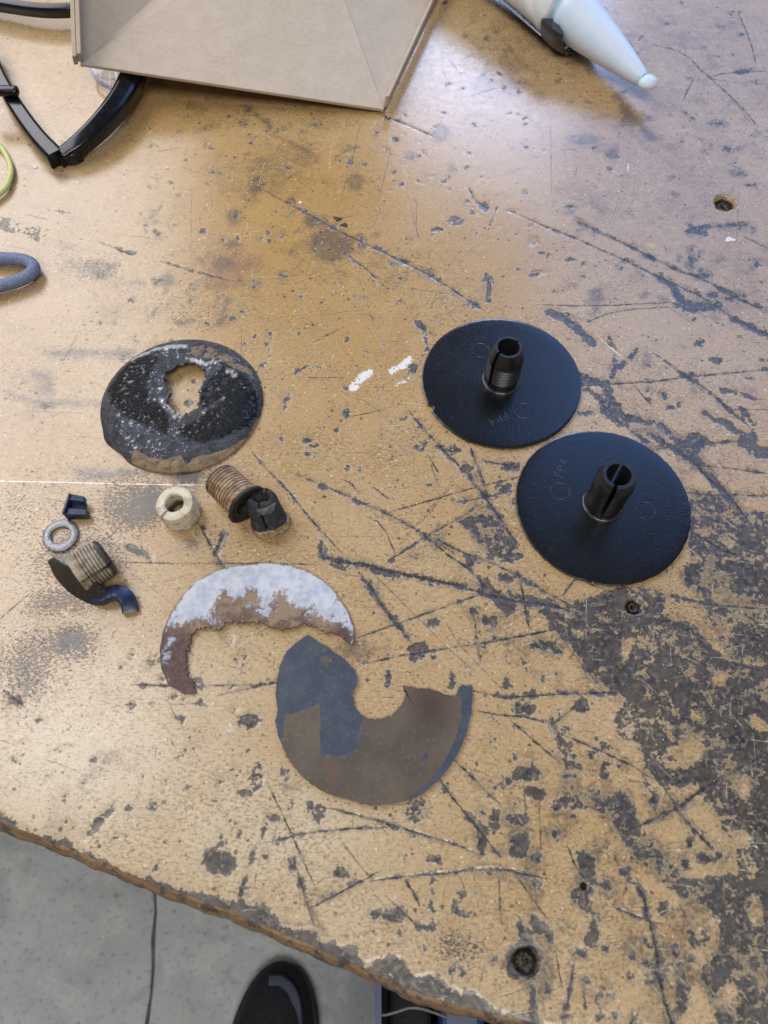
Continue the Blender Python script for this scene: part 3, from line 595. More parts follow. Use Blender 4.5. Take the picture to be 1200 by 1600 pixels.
dirtf = soft([(1120,900,130,180,.3),(1000,620,140,70,.2),(820,980,130,90,.2),(700,1250,150,80,.15),(980,1450,170,140,.2),(960,60,260,70,.42),(1100,280,150,160,.32),(640,430,120,60,.28),(250,340,70,60,.25),(420,220,200,50,.28),(200,470,120,50,.25),(20,160,60,120,.25),(860,700,90,60,.2),(1020,470,160,60,.25),(430,270,110,60,.40),(330,420,120,60,.35),(520,380,80,50,.35),(800,90,120,70,.55),(980,200,90,60,.40),(900,330,120,60,.22),(1100,120,140,110,.35),(1000,60,100,60,.3),(1120,430,140,80,.30),(1060,800,120,160,.45),(1150,1100,120,200,.35),(900,1000,150,90,.25),(950,1300,180,120,.35),(1100,1500,150,120,.40),(150,430,70,40,.35),(250,560,90,40,.30),(60,640,80,40,.25),(250,740,80,30,.40),(740,830,120,60,.25),(600,950,120,60,.15),(820,1330,90,90,.30),(840,1520,80,60,.35),(500,1430,140,50,.2),(380,160,160,30,.3)]) - soft([(120,1200,220,120,.25),(420,1280,180,80,.2),(480,600,120,60,.15)])
greyf = soft([(1050,330,200,240,.75),(1120,60,160,120,.6),(900,150,120,80,.35),(80,330,120,160,.35)])
zz = np.zeros(len(PT))
SCREWS = [(822, 1503, 21, .0050), (1133, 317, 17, .0055), (990, 948, 13, .0030), (912, 1385, 6, .0014)]
for px, py, r, dep in SCREWS:
    c = at_np([(px, py)])[0]; R = r*mmpx(px, py)/1000
    d = np.linalg.norm(PT-c, axis=1); ang = np.arctan2(PT[:, 1]-c[1], PT[:, 0]-c[0])
    R2 = R*(1+.08*np.sin(3*ang+px)+.05*np.sin(7*ang))
    zz -= dep*(1-np.clip((d/R2-.78)/.26, 0, 1))
zz -= .00022*np.clip((G.f+1)/2, 0, 1) + .0003*np.clip(1-D.a/np.maximum(D.w, .05), 0, 1)
V = np.stack([GX.ravel(), GY.ravel(), zz], 1)
idx = np.arange(nr*nc).reshape(nr, nc)
Fq = np.stack([idx[:-1, :-1], idx[:-1, 1:], idx[1:, 1:], idx[1:, :-1]], -1).reshape(-1, 4)
me = bpy.data.meshes.new("benchtop")
me.vertices.add(len(V)); me.vertices.foreach_set("co", V.astype(np.float32).ravel())
me.loops.add(Fq.size); me.loops.foreach_set("vertex_index", Fq.astype(np.int32).ravel())
me.polygons.add(len(Fq)); me.polygons.foreach_set("loop_start", np.arange(0, Fq.size, 4, dtype=np.int32))
me.polygons.foreach_set("use_smooth", np.ones(len(Fq), bool)); me.update(calc_edges=True)
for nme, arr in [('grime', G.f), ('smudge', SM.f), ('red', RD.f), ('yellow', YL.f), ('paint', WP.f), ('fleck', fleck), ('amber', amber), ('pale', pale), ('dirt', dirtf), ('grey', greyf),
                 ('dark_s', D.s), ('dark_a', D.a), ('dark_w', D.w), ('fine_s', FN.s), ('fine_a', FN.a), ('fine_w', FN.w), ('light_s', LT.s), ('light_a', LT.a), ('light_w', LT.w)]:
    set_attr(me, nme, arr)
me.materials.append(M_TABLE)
top = bpy.data.objects.new("benchtop", me); COL.objects.link(top); top.parent = bench
# rounded, worn front lip and the board's edge below it
def lip():
    uu = np.linspace(U0, U1, 900); V_, F_ = [], []
    prof = [(0, -.0001), (-.0009, -.0004), (-.0026, -.0022), (-.0038, -.0046), (-.0044, -.0072), (-.0044, -.036), (.03, -.036)]
    m = len(prof); c = edge_v(uu)
    for i, u in enumerate(uu):
        j = .0002*math.sin(u*110)+.00015*math.sin(u*317+1)+.0001*math.sin(u*900)
        for k, (dv, z) in enumerate(prof):
            w = 0 if k == 0 else j*(.5 if k == 1 else 1)
            q = Vector((O.x, O.y, 0)) + e1*float(u) + e2*float(c[i]+dv+w); V_.append((q.x, q.y, z))
    for i in range(len(uu)-1):
        for k in range(m-1): F_.append((i*m+k, (i+1)*m+k, (i+1)*m+k+1, i*m+k+1))
    return V_, F_
U0, U1 = -1.1, 1.35
obj("front_edge", *lip(), M_EDGE, bench)
for px, py, r, dep in SCREWS:
    c = at(px, py); R = r*mmpx(px, py)/1000
    prof = [(0, -dep+.0012), (R*.18, -dep+.0012), (R*.24, -dep+.0004), (R*.3, -dep+.0014), (R*.55, -dep+.0016), (R*.66, -dep+.0008), (R*.66, -dep-.003), (0, -dep-.003)]
    v, f = lathe(prof, 20, closed=False)
    v = [(x+c.x+random.uniform(-1, 1)*R*.11, y+c.y+random.uniform(-1, 1)*R*.11, z+random.uniform(-1, 1)*.0007) for x, y, z in v]
    obj("screw", v, f, M_SCREW, bench)
    # a ragged dirty wall inside the hole
    v, f = lathe([(R*.70, -dep-.002), (R*.74, -dep*.6), (R*.80, -dep*.45), (R*.66, -dep*.9)], 28, closed=False, wob=lambda a, rr, z: (rr*(1+.06*math.sin(5*a)), z+.0003*math.sin(9*a)))
    obj("screw_hole", [(x+c.x, y+c.y, z) for x, y, z in v], f, M_HOLE, bench)
# bench frame under the top, well back from the edge
for u, v in ((-.75, .16), (1.0, .16), (-.75, 1.25), (1.0, 1.25)):
    q = O + e1*u + e2*v
    vv, ff = boxvf(0, 0, -.393, .09, .09, .714)
    ang = math.atan2(e1.y, e1.x); M = Matrix.Translation((q.x, q.y, 0)) @ Matrix.Rotation(ang, 4, 'Z')
    obj("leg", *xf((vv, ff), M), M_EDGE, bench, False)

# ================================================================== floor
FZ = -.75
ja, jb = at(241, 1385, FZ), at(232, 1600, FZ); jd = (jb-ja).normalized(); js = Vector((jd.y, -jd.x, 0))
if js.x < 0: js = -js
def slab(sign):
    V_, F_ = [], []; N = 160
    for i in range(N+1):
        s = -2.5+5*i/N; w = .0022+.0009*math.sin(s*60)+.0009*math.sin(s*141)+.0007*math.sin(s*333)
        p = ja + jd*s + js*(.0025*math.sin(s*23)+.0015*math.sin(s*71))
        for d, z in ((w, -.02), (w, -.002), (w+.003, 0), (.3, 0), (3.5, 0)):
            q = p + js*d*sign; V_.append((q.x, q.y, FZ+z))
    for i in range(N):
        for k in range(4): F_.append((i*5+k, i*5+k+1, (i+1)*5+k+1, (i+1)*5+k))
    return V_, F_
floor = obj("floor", *merge([slab(1), slab(-1)]), M_CONC); floor["kind"] = "structure"; floor["label"] = "grey concrete floor with a dark joint"
jt = obj("floor_joint", [(*(ja+jd*-2.5+js*-.05)[:2], FZ-.005), (*(ja+jd*-2.5+js*.05)[:2], FZ-.005), (*(ja+jd*2.5+js*.05)[:2], FZ-.005), (*(ja+jd*2.5-js*.05)[:2], FZ-.005)], [(0, 1, 2, 3)], M_JOINT, floor, False)

# ================================================================== new black discs
R_D, T_D = .0508, .0020
def disc_plate(n=220, notch_a=None, bumps=()):
    def rim(a):
        r = R_D*(1+.0015*math.sin(3*a)+.001*math.sin(11*a)) - (.00025*max(0, math.sin(37*a)*math.sin(5*a+1)) + .0002*max(0, math.sin(83*a)*math.sin(3*a)))
        for (na, hw, dep) in bumps:
            d = (a-na+math.pi) % (2*math.pi)-math.pi
            if abs(d) < hw: r -= dep*(1 if abs(d) < hw*.75 else .5)
            elif abs(d) < hw*1.6: r += .0003*(dep > 0)
        return r
    prof = [(.0, 1), (.3, 1), (.6, 1), (.85, 1), (.965, 1), (.985, .96), (1.0, .82), (1.0, .1), (.99, 0), (.5, 0), (0, 0)]
    V_, F_ = [], []; m = len(prof)
    for i in range(n):
        a = 2*math.pi*i/n; R = rim(a)
        for f_, z in prof:
            r = f_*R; V_.append((r*math.cos(a), r*math.sin(a), z*T_D))
    for i in range(n):
        for k in range(m-1): F_.append((i*m+k, ((i+1) % n)*m+k, ((i+1) % n)*m+k+1, i*m+k+1))
    return V_, F_
def stem_profile(h, ribs):
    o = [(.0105, .0005), (.0106, .0040)]
    z0, z1 = h*.20, h*.66
    if ribs:
        k = 9
        for i in range(k):
            za = z0+(z1-z0)*i/k; dz = (z1-z0)/k
            o += [(.0106, za), (.0108, za+dz*.55), (.0103, za+dz*.78)]
    else: o += [(.0107, z0), (.0108, z1)]
    if ribs: o += [(.0109, z1), (.0109, h*.70), (.0086, h*.95), (.0082, h), (.0066, h), (.0064, h-.001), (.0064, .0005)]
    else: o += [(.0111, h*.70), (.0111, h*.74), (.0109, h*.86), (.0094, h*.98), (.0089, h), (.0068, h), (.0066, h-.001), (.0064, .0005)]
    return o
def new_disc(name, label, px, py, h, slot, bumps, rings, text_px, text_dir, ribs):
    c = at(px, py); rz = 0
    t = thing(name, label, "plastic disc", (c.x, c.y, .0004), group="new black stemmed discs")
    obj("plate", *disc_plate(bumps=bumps), M_DISC, t, True, 30)
    half = []
    g = .0013/.0107
    prof = stem_profile(h, ribs)
    for s in (0, 1):
        half.append(lathe(prof, 40, slot+g+math.pi*s, slot+math.pi*(s+1)-g))
    M = Matrix.Translation((0, 0, T_D))
    for hf in half: obj("stem", *xf(hf, M), M_STEM, t, True, 35)
    obj("collar", *xf(lathe([(.0064, -.0006), (.0122, -.0006), (.0123, .0009), (.0120, .0014), (.0116, .0015), (.0112, .0009), (.0064, .0009)], 72), M), M_COLLAR, t, True, 50)
    for (rx, ry) in rings:
        q = at(rx, ry, T_D)-Vector((c.x, c.y, 0))
        v, f = lathe([(.0054, 0), (.0056, .00016), (.0058, 0)], 40, closed=False)
        obj("moulded_ring", [(x+q.x, y+q.y, T_D+z+.00002) for x, y, z in v], f, M_MARK, t)
    cu = bpy.data.curves.new("raised_lettering", 'FONT'); cu.body = "FP4"; cu.size = .0078; cu.extrude = .00012; cu.align_x = 'CENTER'; cu.align_y = 'CENTER'
    cu.space_character = 1.25
    tmp = bpy.data.objects.new("tmp", cu); COL.objects.link(tmp); dg = bpy.context.evaluated_depsgraph_get()
    me_ = bpy.data.meshes.new_from_object(tmp.evaluated_get(dg)); bpy.data.objects.remove(tmp)
    me_.name = "raised_lettering"; me_.materials.clear(); me_.materials.append(M_MARK)
    lo = bpy.data.objects.new("raised_lettering", me_); COL.objects.link(lo); lo.parent = t
    q = at(*text_px, T_D)-Vector((c.x, c.y, 0)); q2 = at(*text_dir, T_D)-Vector((c.x, c.y, 0))
    lo.location = (q.x, q.y, T_D+.00006); lo.rotation_euler = (0, 0, math.atan2((q2-q).y, (q2-q).x))
    return t
def adir(c, p):
    a, b = at(*c), at(*p); return math.atan2(b.y-a.y, b.x-a.x)
C1, C2 = (783.0, 598.0), (941.0, 790.5)
ca = at_np([C1, C2])
d1 = new_disc("stemmed_disc", "upper left black plastic disc with a ribbed hollow stem, notched at its left rim", 782.4, 597.3, .0325, adir(C1, (700, 640))+.10,
    [(adir(C1, (674, 641)), .045, .0022)], [(751, 548), (818, 642)], (779, 655), (768, 660), True)
d2 = new_disc("stemmed_disc", "lower right black plastic disc with a smooth slotted stem, overlapping lettering near its left rim", 940.3, 790.4, .0345, adir((961, 741), (945, 800)),
    [(adir(C2, (927, 905)), .018, .0016), (adir(C2, (912, 903)), .03, .0006)], [(875, 768), (1008, 798)], (877, 733), (884, 712), False)
d2["label"] = "lower right black plastic disc with a smooth slotted stem and raised letters"

# ================================================================== old burnt domed disc
def burnt_disc():
    c = at(285.2, 632.0); RO = .0506
    t = thing("burnt_domed_disc", "tar covered domed disc with a ragged hole in its middle and a cracked edge", "burnt disc", (c.x, c.y, 0))
    hole_px = [(255,588),(258,584),(270,577),(279,570),(287,565.5),(300,567),(310,572),(319,578),(324,587),(317,598),(312,608),(311,622),(308,637),(301,643),(293,646),(284,650),(277,645),(273,640),(266,635),(260,631),(262,624),(268,614),(267,602),(261,594)]
    hz = .0075
    hp = np.array([[*(at(x, y, hz)-c)[:2]] for x, y in hole_px]); ha = np.arctan2(hp[:, 1], hp[:, 0]); hr = np.hypot(hp[:, 0], hp[:, 1])
    o_ = np.argsort(ha); ha, hr = ha[o_], hr[o_]
    NA, NR = 420, 70
    a = np.linspace(0, 2*np.pi, NA, endpoint=False)
    rin = np.interp(a, np.r_[ha-2*np.pi, ha, ha+2*np.pi], np.r_[hr, hr, hr])
    rin = rin*(1+.05*np.sin(13*a)*np.sin(3*a)+.035*np.sin(29*a+1)*np.sin(5*a)); rin += np.convolve(rng.normal(0, .0006, NA), np.ones(5)/5, 'same')
    rout = RO*(1+.0025*np.sin(5*a)+.002*np.sin(23*a)); 
    for ac, hw, am in ((adir((285,632),(168,690)), .10, .0014), (adir((285,632),(185,712)), .12, -.0012), (adir((285,632),(270,530)), .05, .0006), (adir((285,632),(405,602)), .02, -.0016)):
        dd = (a-ac+np.pi) % (2*np.pi)-np.pi; rout = rout+am*np.exp(-(dd/hw)**2)
    s = np.linspace(0, 1, NR)
    Rr = rin[:, None]+(rout-rin)[:, None]*s[None]; AA = np.repeat(a[:, None], NR, 1)
    x, y = Rr*np.cos(AA), Rr*np.sin(AA)
    q = Rr/RO
    z = .0080*(1-np.clip((q-.62)/.38, 0, 1)**2.2*.66)                 # flat crown rolling down to the rim
    z = np.where(q > .94, z-(q-.94)/.06*.0012, z)
    # masks (mm fields in the plate's own plane)
    X2 = np.stack([x.ravel()+c.x, y.ravel()+c.y], 1)
    F1 = Field(X2)                                                    # black tar
    def pl(F, pts, cap=5):
        F.poly([tuple(p) for p in pts], cap)
    # outlines are lifted to the dome's height before use
    def lift(p, zz_): 
        w = at(p[0], p[1], zz_); b = (w.y*SP+(w.z*0-CAM_H)*CP); d = (w.y*CP+CAM_H*SP)
        return (600+FPX*w.x/d, 800-FPX*b/d)
    T1 = [(168,604),(185,580),(205,562),(232,552),(252,560),(240,580),(230,600),(236,625),(255,640),(268,660),(262,680),(240,672),(215,660),(190,650),(172,630)]
    T2 = [(280,668),(310,655),(330,640),(350,620),(372,600),(398,606),(404,625),(400,645),(385,665),(355,680),(320,692),(290,690),(276,680)]
    T3 = [(330,590),(350,575),(385,590),(398,605),(372,606),(345,625),(320,640),(312,630),(318,608)]
    for T in (T1, T2): pl(F1, [lift(p, .007) for p in T])
    pl(F1, [lift(p, .007) for p in T3], 1.5)
    F2 = Field(X2)                                                    # bare tan plate at the lower right rim
    pl(F2, [lift(p, .003) for p in [(205,716),(214,706),(235,718),(260,722),(285,716),(292,728),(305,718),(330,712),(360,700),(388,680),(406,645),(412,640),(410,665),(385,705),(340,730),(290,742),(240,738),(205,724)]])
    pl(F2, [lift(p, .006) for p in [(292,545),(320,540),(352,552),(385,570),(396,582),(385,584),(350,568),(318,560),(290,556)]], .3)
    F3 = Field(X2)                                                    # pale strokes that paint the highlights
    F3.stroke([lift(p, .006) for p in [(205,560),(235,548),(265,542),(290,543)]], 5, 2.2); F3.stroke([lift(p, .008) for p in [(295,560),(320,568),(338,564)]], 4, 1.2); F3.stroke([lift(p, .007) for p in [(255,630),(275,652)]], 4, .6); F3.stroke([lift(p, .007) for p in [(355,580),(368,588)]], 4, 1.0)
    # cracked flap: a step in height across the crack
    pa, pb = at(337, 565, .007)-c, at(402, 600, .005)-c
    cr = Lines(np.stack([x.ravel(), y.ravel()], 1)); cr.add([(pa.x, pa.y), ((pa.x*.6+pb.x*.4)-.0006, (pa.y*.6+pb.y*.4)+.0010), (pb.x, pb.y)], .8, True, False)
    cs = cr.s.reshape(x.shape); ca_ = cr.a.reshape(x.shape)
    side = np.sign(cs) if True else 0
    z = z - .0016*np.exp(-(ca_/.55)**2)
    e_ = pb-pa; sgn = np.sign((at(360, 610, .007)-c-pa).x*e_.y-(at(360, 610, .007)-c-pa).y*e_.x)
    z = z + np.where(np.sign(cs) == sgn, .0011*np.exp(-(ca_/3.0)**2)*(ca_ < 5), 0)
    # lumpy tar
    from mathutils import noise as mn
    fl1 = F1.f.reshape(x.shape); zl = np.zeros_like(z)
    for i in range(NA):
        for k in range(0, NR):
            p = Vector((x[i, k]*1, y[i, k]*1, 3.1))
            zl[i, k] = mn.fractal(p*260, 1.0, 2.0, 4)*.00040+mn.noise(p*90)*.0005
    z = z + zl*np.where(s[None] < .97, 1, .3)
    z = np.maximum(z, .0007)
    th = .0016
    top_ = np.stack([x, y, z], -1).reshape(-1, 3); bot = np.stack([x, y, np.maximum(z-th, .0001)], -1).reshape(-1, 3)
    I = np.arange(NA*NR).reshape(NA, NR); I2 = np.roll(I, -1, 0); n_ = NA*NR
    Ft = np.stack([I[:, :-1], I2[:, :-1], I2[:, 1:], I[:, 1:]], -1).reshape(-1, 4)
    Fb = Ft[:, ::-1]+n_
    Fi = np.stack([I[:, 0], I[:, 0]+n_, I2[:, 0]+n_, I2[:, 0]], -1); Fo = np.stack([I[:, -1], I2[:, -1], I2[:, -1]+n_, I[:, -1]+n_], -1)
    t2 = NT("tarry_burnt_plate")
    n1 = t2.noise(150, 6, .65, dist=.5); n2 = t2.noise(430, 5, .68); st = t2.noise(1.0, 4, .6, vec=t2.map((0, 0, -.85), (150, 620, 300)), dist=.4)
    blk = t2.sm(t2.add(t2.attr('tar'), t2.add(t2.mul(t2.sub(st, .5), 9), t2.mul(t2.sub(n1, .5), 5))), -1.2, 1.2)
    col = t2.mix(t2.sm(n1, .38, .62), (.022, .025, .034), (.060, .066, .080))
    col = t2.mix(t2.mul(t2.sm(t2.noise(60, 4), .54, .64), .35), col, (.075, .052, .034))
    col = t2.mix(blk, col, (.0045, .005, .006))
    tan = t2.sm(t2.add(t2.attr('tan'), t2.add(t2.mul(t2.sub(n1, .5), 4), t2.mul(t2.sub(n2, .5), 2))), -.1, .5)
    tcol = t2.mix(t2.sm(n1, .4, .65), (.36, .26, .15), (.21, .14, .075))
    col = t2.mix(t2.mul(tan, .9), col, tcol)
    hi_mask = t2.sm(t2.add(t2.attr('highlight'), t2.add(t2.mul(t2.sub(n1, .5), 6), t2.mul(t2.sub(n2, .5), 8))), -.6, 1.6)
    col = t2.mix(t2.mul(hi_mask, .85), col, (.52, .52, .50))
    spk = t2.mul(t2.sm(n2, .52, .60), t2.mul(t2.sub(1.0, tan), t2.sm(n1, .42, .58)))
    rr = t2.add(.44, t2.mul(t2.sub(n1, .5), .6)); rr = t2.sub(rr, t2.mul(blk, .28)); rr = t2.sub(rr, t2.mul(spk, .22)); rr = t2.math('MAXIMUM', rr, .10)
    hh = t2.add(t2.mul(n1, t2.sub(1.0, t2.mul(blk, .5))), t2.add(t2.mul(n2, t2.sub(.35, t2.mul(blk, .25))), t2.mul(t2.mul(st, blk), .40)))
    mt = t2.out(col, rr, 0, t2.bump(hh, 1.0, .0024), **{'Specular_IOR_Level': t2.sub(.5, t2.mul(blk, .32)), 'Coat_Weight': t2.mul(t2.mul(spk, 1.0), t2.sub(1.0, t2.mul(blk, .5))), 'Coat_Roughness': .06, 'Coat_IOR': 1.9})
    o = obj("shell", np.vstack([top_, bot]), np.vstack([Ft, Fb, Fi, Fo]).tolist(), mt, t, True, 60)
    for nm, F in (('tar', F1), ('tan', F2), ('highlight', F3)): set_attr(o.data, nm, np.r_[F.f, F.f])
    return t
burnt_disc()

# ================================================================== flat broken plates
def strip_plate(outer, inner, nt, ns, z0, th, jag_in, jag_out, zfun=None, anchors=None):
    """solid plate between two outlines given in photograph pixels; returns verts, faces, across (0 outer..1 inner), along, px points"""
    if anchors:
        A_ = [(0, 0)]+anchors+[(len(outer)-1, len(inner)-1)]; oo, ii = [], []
        for (a0, b0_), (a1, b1_) in zip(A_[:-1], A_[1:]):
            n_s = 64; oo.append(resample(outer[a0:a1+1], n_s)[:-1]); ii.append(resample(inner[b0_:b1_+1], n_s)[:-1])
        o = np.vstack(oo+[[outer[-1]]]); i = np.vstack(ii+[[inner[-1]]]); nt = len(o)
    else: o = resample(outer, nt); i = resample(inner, nt)
    KJ = 3 if not anchors else 11
    o = o+np.stack([np.convolve(rng.normal(0, jag_out, nt), np.ones(3)/3, 'same') for _ in range(2)], 1)
    i = i+np.stack([np.convolve(rng.normal(0, jag_in, nt), np.hanning(KJ+2)/np.sqrt((np.hanning(KJ+2)**2).sum())*.8, 'same') for _ in range(2)], 1)
    s = np.linspace(0, 1, ns)
    P = o[:, None]*(1-s)[None, :, None]+i[:, None]*s[None, :, None]
    px = P.reshape(-1, 2)
    W = at_np(px, z0+th)
    al = np.repeat(np.linspace(0, 1, nt), ns); ac = np.tile(s, nt)
    zt = np.full(len(W), z0+th) + (zfun(al, ac) if zfun else 0)
    top_ = np.c_[W, zt]; edge = np.minimum(ac, 1-ac) < 1e-6
    bot = np.c_[W, zt-th]
    I = np.arange(nt*ns).reshape(nt, ns); n_ = nt*ns
    Ft = np.stack([I[:-1, :-1], I[1:, :-1], I[1:, 1:], I[:-1, 1:]], -1).reshape(-1, 4)
    sides = [np.stack([I[:-1, k], I[:-1, k]+n_, I[1:, k]+n_, I[1:, k]], -1) for k in (0, -1)]
    ends = [np.stack([I[k, :-1], I[k, 1:], I[k, 1:]+n_, I[k, :-1]+n_], -1) for k in (0, -1)]
    return np.vstack([top_, bot]), np.vstack([Ft, Ft[:, ::-1]+n_]+sides+ends).tolist(), np.r_[ac, ac], np.r_[al, al], W
# rusty crescent
outer = [(305,1083),(285,1083),(262,1068),(252,1045),(250,1015),(256,985),(268,958),(285,932),(310,908),(340,892),(375,884),(410,881),(445,883),(475,891),(503,906),(525,927),(542,952),(553,978),(555,1000),(551,1006)]
inner = [(305,1078),(304,1072),(296,1058),(292,1040),(294,1020),(299,995),(309,980),(325,981),(345,983),(356,972),(372,974),(392,972),(408,974),(425,982),(445,985),(462,978),(480,976),(495,980),(505,987),(520,988),(532,994),(545,1003)]
v, f, ac, al, W = strip_plate(outer, inner, 300, 26, .0002, .0017, 1.9, .25, lambda al, ac: .0014*np.sin(al*np.pi))
t3 = NT("rusted_white_enamel"); n1 = t3.noise(150, 6, .68); n2 = t3.noise(480, 5, .68)
vs = t3.noise(1.0, 5, .65, vec=t3.map((0, 0, 0), (380, 90, 300)))
ru = t3.add(t3.attr('rust'), t3.add(t3.mul(t3.sub(n1, .5), 1.5), t3.add(t3.add(t3.mul(t3.sub(vs, .5), .55), t3.mul(t3.sub(t3.noise(55, 5, .65), .5), 1.3)), t3.mul(t3.sub(n2, .5), .9))))
wc = t3.mix(t3.sm(n1, .38, .6), (.40, .43, .50), (.56, .575, .60))
rc = t3.mix(t3.sm(n1, .42, .6), (.125, .075, .045), (.27, .19, .115))
rc = t3.mix(t3.sm(t3.attr('end'), .3, .8), rc, t3.mix(t3.sm(n2, .4, .65), (.075, .036, .030), (.13, .075, .06)))
col = t3.mix(t3.sm(ru, .34, .66), wc, rc); col = t3.mix(t3.mul(t3.sm(n2, .63, .72), .55), col, (.16, .11, .07))
m3 = t3.out(col, t3.add(.5, t3.mul(n1, .25)), 0, t3.bump(t3.add(t3.mul(t3.sm(ru, .45, .65), .8), t3.add(n1, n2)), .5, .0005))
cres = obj("rusty_crescent_plate", v, f, m3, None, True, 40)
tag(cres, "crescent shaped broken plate with white enamel and brown rust on its ragged inner edge", "rusty plate")
endf = np.clip(2.0*(1-al/.36), 0, 1.5)+np.clip((al-.84)/.12, 0, 1)
rust = .04+.80*np.clip((ac-.36)/.64, 0, 1)**1.0+.55*endf+.6*np.clip(1-ac/.05, 0, 1)
for cx, cy, r, am in ((350, 930, .0055, .38), (395, 925, .0045, .30), (440, 935, .0045, .25), (345, 955, .006, .2), (385, 960, .008, .25), (455, 965, .008, .2)):
    c = at(cx, cy); q = np.r_[np.hypot(W[:, 0]-c.x, W[:, 1]-c.y)]; rust = rust+np.r_[am*np.exp(-(q/r)**2), am*np.exp(-(q/r)**2)]
set_attr(cres.data, 'rust', rust); set_attr(cres.data, 'end', endf)
# slate C-shaped plate with brown residue
outer = [(478,996),(462,1006),(448,1020),(438,1040),(434,1060),(431,1085),(432,1095),(435,1110),(430,1126),(433,1145),(440,1163),(450,1185),(465,1206),(485,1224),(510,1239),(535,1247),(548,1250),(565,1256),(590,1258),(615,1256),(650,1246),(685,1220),(712,1185),(728,1150),(736,1115),(739,1085),(738,1070)]
inner = [(480,994),(495,1003),(512,1012),(530,1025),(545,1038),(557,1050),(558,1062),(553,1075),(551,1090),(554,1105),(562,1115),(572,1121),(582,1124),(600,1122),(612,1118),(622,1107),(632,1093),(633,1082),(629,1071),(640,1073),(655,1075),(675,1076),(695,1086),(710,1088),(718,1075),(722,1071),(730,1070)]
v, f, ac, al, W = strip_plate(outer, inner, 300, 46, .0002, .0017, 1.0, .7, lambda al, ac: .0016*np.clip(1-al/.2, 0, 1), [(8, 8), (13, 11), (19, 14), (22, 18), (24, 21)])
TP = Field(np.r_[W, W])
TP.poly([(447,1118),(470,1112),(485,1108),(499,1100),(503,1135),(500,1183),(540,1184),(560,1165),(568,1128),(600,1110),(640,1060),(700,1085),(720,1090),(722,1120),(714,1150),(700,1183),(675,1216),(640,1247),(612,1264),(560,1270),(500,1245),(455,1200),(440,1165)], 5)
TP.ell(511, 1033, 9, 6, 0, 3); TP.ell(664, 1183, 5, 5, 0, 4, True); TP.stroke([(440,1165),(470,1215),(520,1246),(600,1262),(640,1255)], 8, 3)
t4 = NT("slate_plate_with_residue"); n1 = t4.noise(130, 5, .65); n2 = t4.noise(480, 5, .68); n0 = t4.noise(32, 4, .6)
sl = t4.mix(t4.sm(n1, .38, .64), (.042, .052, .074), (.060, .072, .098)); sl = t4.mix(t4.mul(t4.sm(n2, .56, .70), .5), sl, (.16, .175, .20)); sl = t4.mix(t4.mul(t4.sm(t4.noise(75, 5, .7), .56, .68), .6), sl, (.075, .060, .048))
br = t4.mix(t4.sm(n0, .38, .62), (.070, .055, .040), (.115, .088, .058)); br = t4.mix(t4.mul(t4.sm(n1, .5, .68), .5), br, (.045, .04, .036)); br = t4.mix(t4.mul(t4.sm(n2, .54, .68), .6), br, (.17, .14, .10))
br = t4.mix(t4.mul(t4.sm(t4.noise(60, 5, .7), .52, .66), .6), br, (.13, .065, .03))
br = t4.mix(t4.mul(t4.attr('redd'), .8), br, (.055, .028, .020))
tm = t4.sm(t4.add(t4.attr('tape'), t4.add(t4.mul(t4.sub(n1, .5), 3.2), t4.mul(t4.sub(n2, .5), 2.2))), -.3, .4)
m4 = t4.out(t4.mix(tm, sl, br), t4.mix(tm, (.42,)*3, (.55,)*3), 0, t4.bump(t4.add(t4.mul(tm, .6), t4.add(t4.mul(n1, .5), t4.mul(n2, .4))), .35, .0004), **{'Specular_IOR_Level': .5})
sl_o = obj("slate_blue_plate", v, f, m4, None, True, 40)
tag(sl_o, "flat C shaped slate blue plate mostly covered with dull brown residue", "broken plate")
set_attr(sl_o.data, 'tape', TP.f); cc = at(672, 1110); q = np.hypot(W[:, 0]-cc.x, W[:, 1]-cc.y); set_attr(sl_o.data, 'redd', np.r_[np.exp(-(q/.011)**2), np.exp(-(q/.011)**2)])

# ================================================================== bushings and fragments
def thread_prof(r, h, n, dep=.0005, z0=0.0):
    o = []; g = []
    for i in range(n):
        za = z0+h*i/n; d = h/n
        o += [(r, za), (r, za+d*.38), (r-dep, za+d*.60), (r-dep, za+d*.85)]; g += [0, 0, 1, 1]
    o.append((r, z0+h)); g.append(0)
    return o, g
def groove_attr(o, prof_g, k, extra=None):
    m = len(prof_g); set_attr(o.data, 'groove', np.tile(np.array(prof_g, float), k)[:len(o.data.vertices)] if len(o.data.vertices) == m*k else np.resize(np.tile(prof_g, k), len(o.data.vertices)))
    co = np.empty(len(o.data.vertices)*3); o.data.vertices.foreach_get("co", co); co = co.reshape(-1, 3)
    set_attr(o.data, 'burn', extra(co) if extra else np.zeros(len(co)))
# white upright bushing
c = at(285, 803); wb = thing("white_bushing", "small off white threaded bushing standing upright, split on one side", "bushing", (c.x, c.y, 0), (math.radians(2), math.radians(-5), 0))
h = .0150; R = .0114
outp, gg = thread_prof(R, h*.66, 4, .00085, .0012)
prof = [(.0050, .0006), (R-.0012, .0), (R-.0004, .0010)]+outp+[(R-.0001, h*.80), (R-.0008, h*.96), (R-.0018, h), (.0062, h), (.0054, h-.0008)]
pg = [0, 0, .6]+gg+[0, 0, 0, 0, .3]
s0 = adir((270, 765), (245, 790)); 
v, f = lathe(prof, 88, s0+.09, s0+2*math.pi-.09, wob=lambda a, r, z: (r*(1+.006*math.sin(5*a+z*600)), z+.0003*math.sin(4*a)*(z > .01)))
o = obj("sleeve", v, f, M_NYLON, wb, True, 35)
groove_attr(o, pg, 89, lambda co: .50*np.clip(1-co[:, 2]/.0100, 0, 1)+.75*(np.hypot(co[:, 0], co[:, 1]) < .0060)*np.clip(1-co[:, 2]/.012, 0, 1))
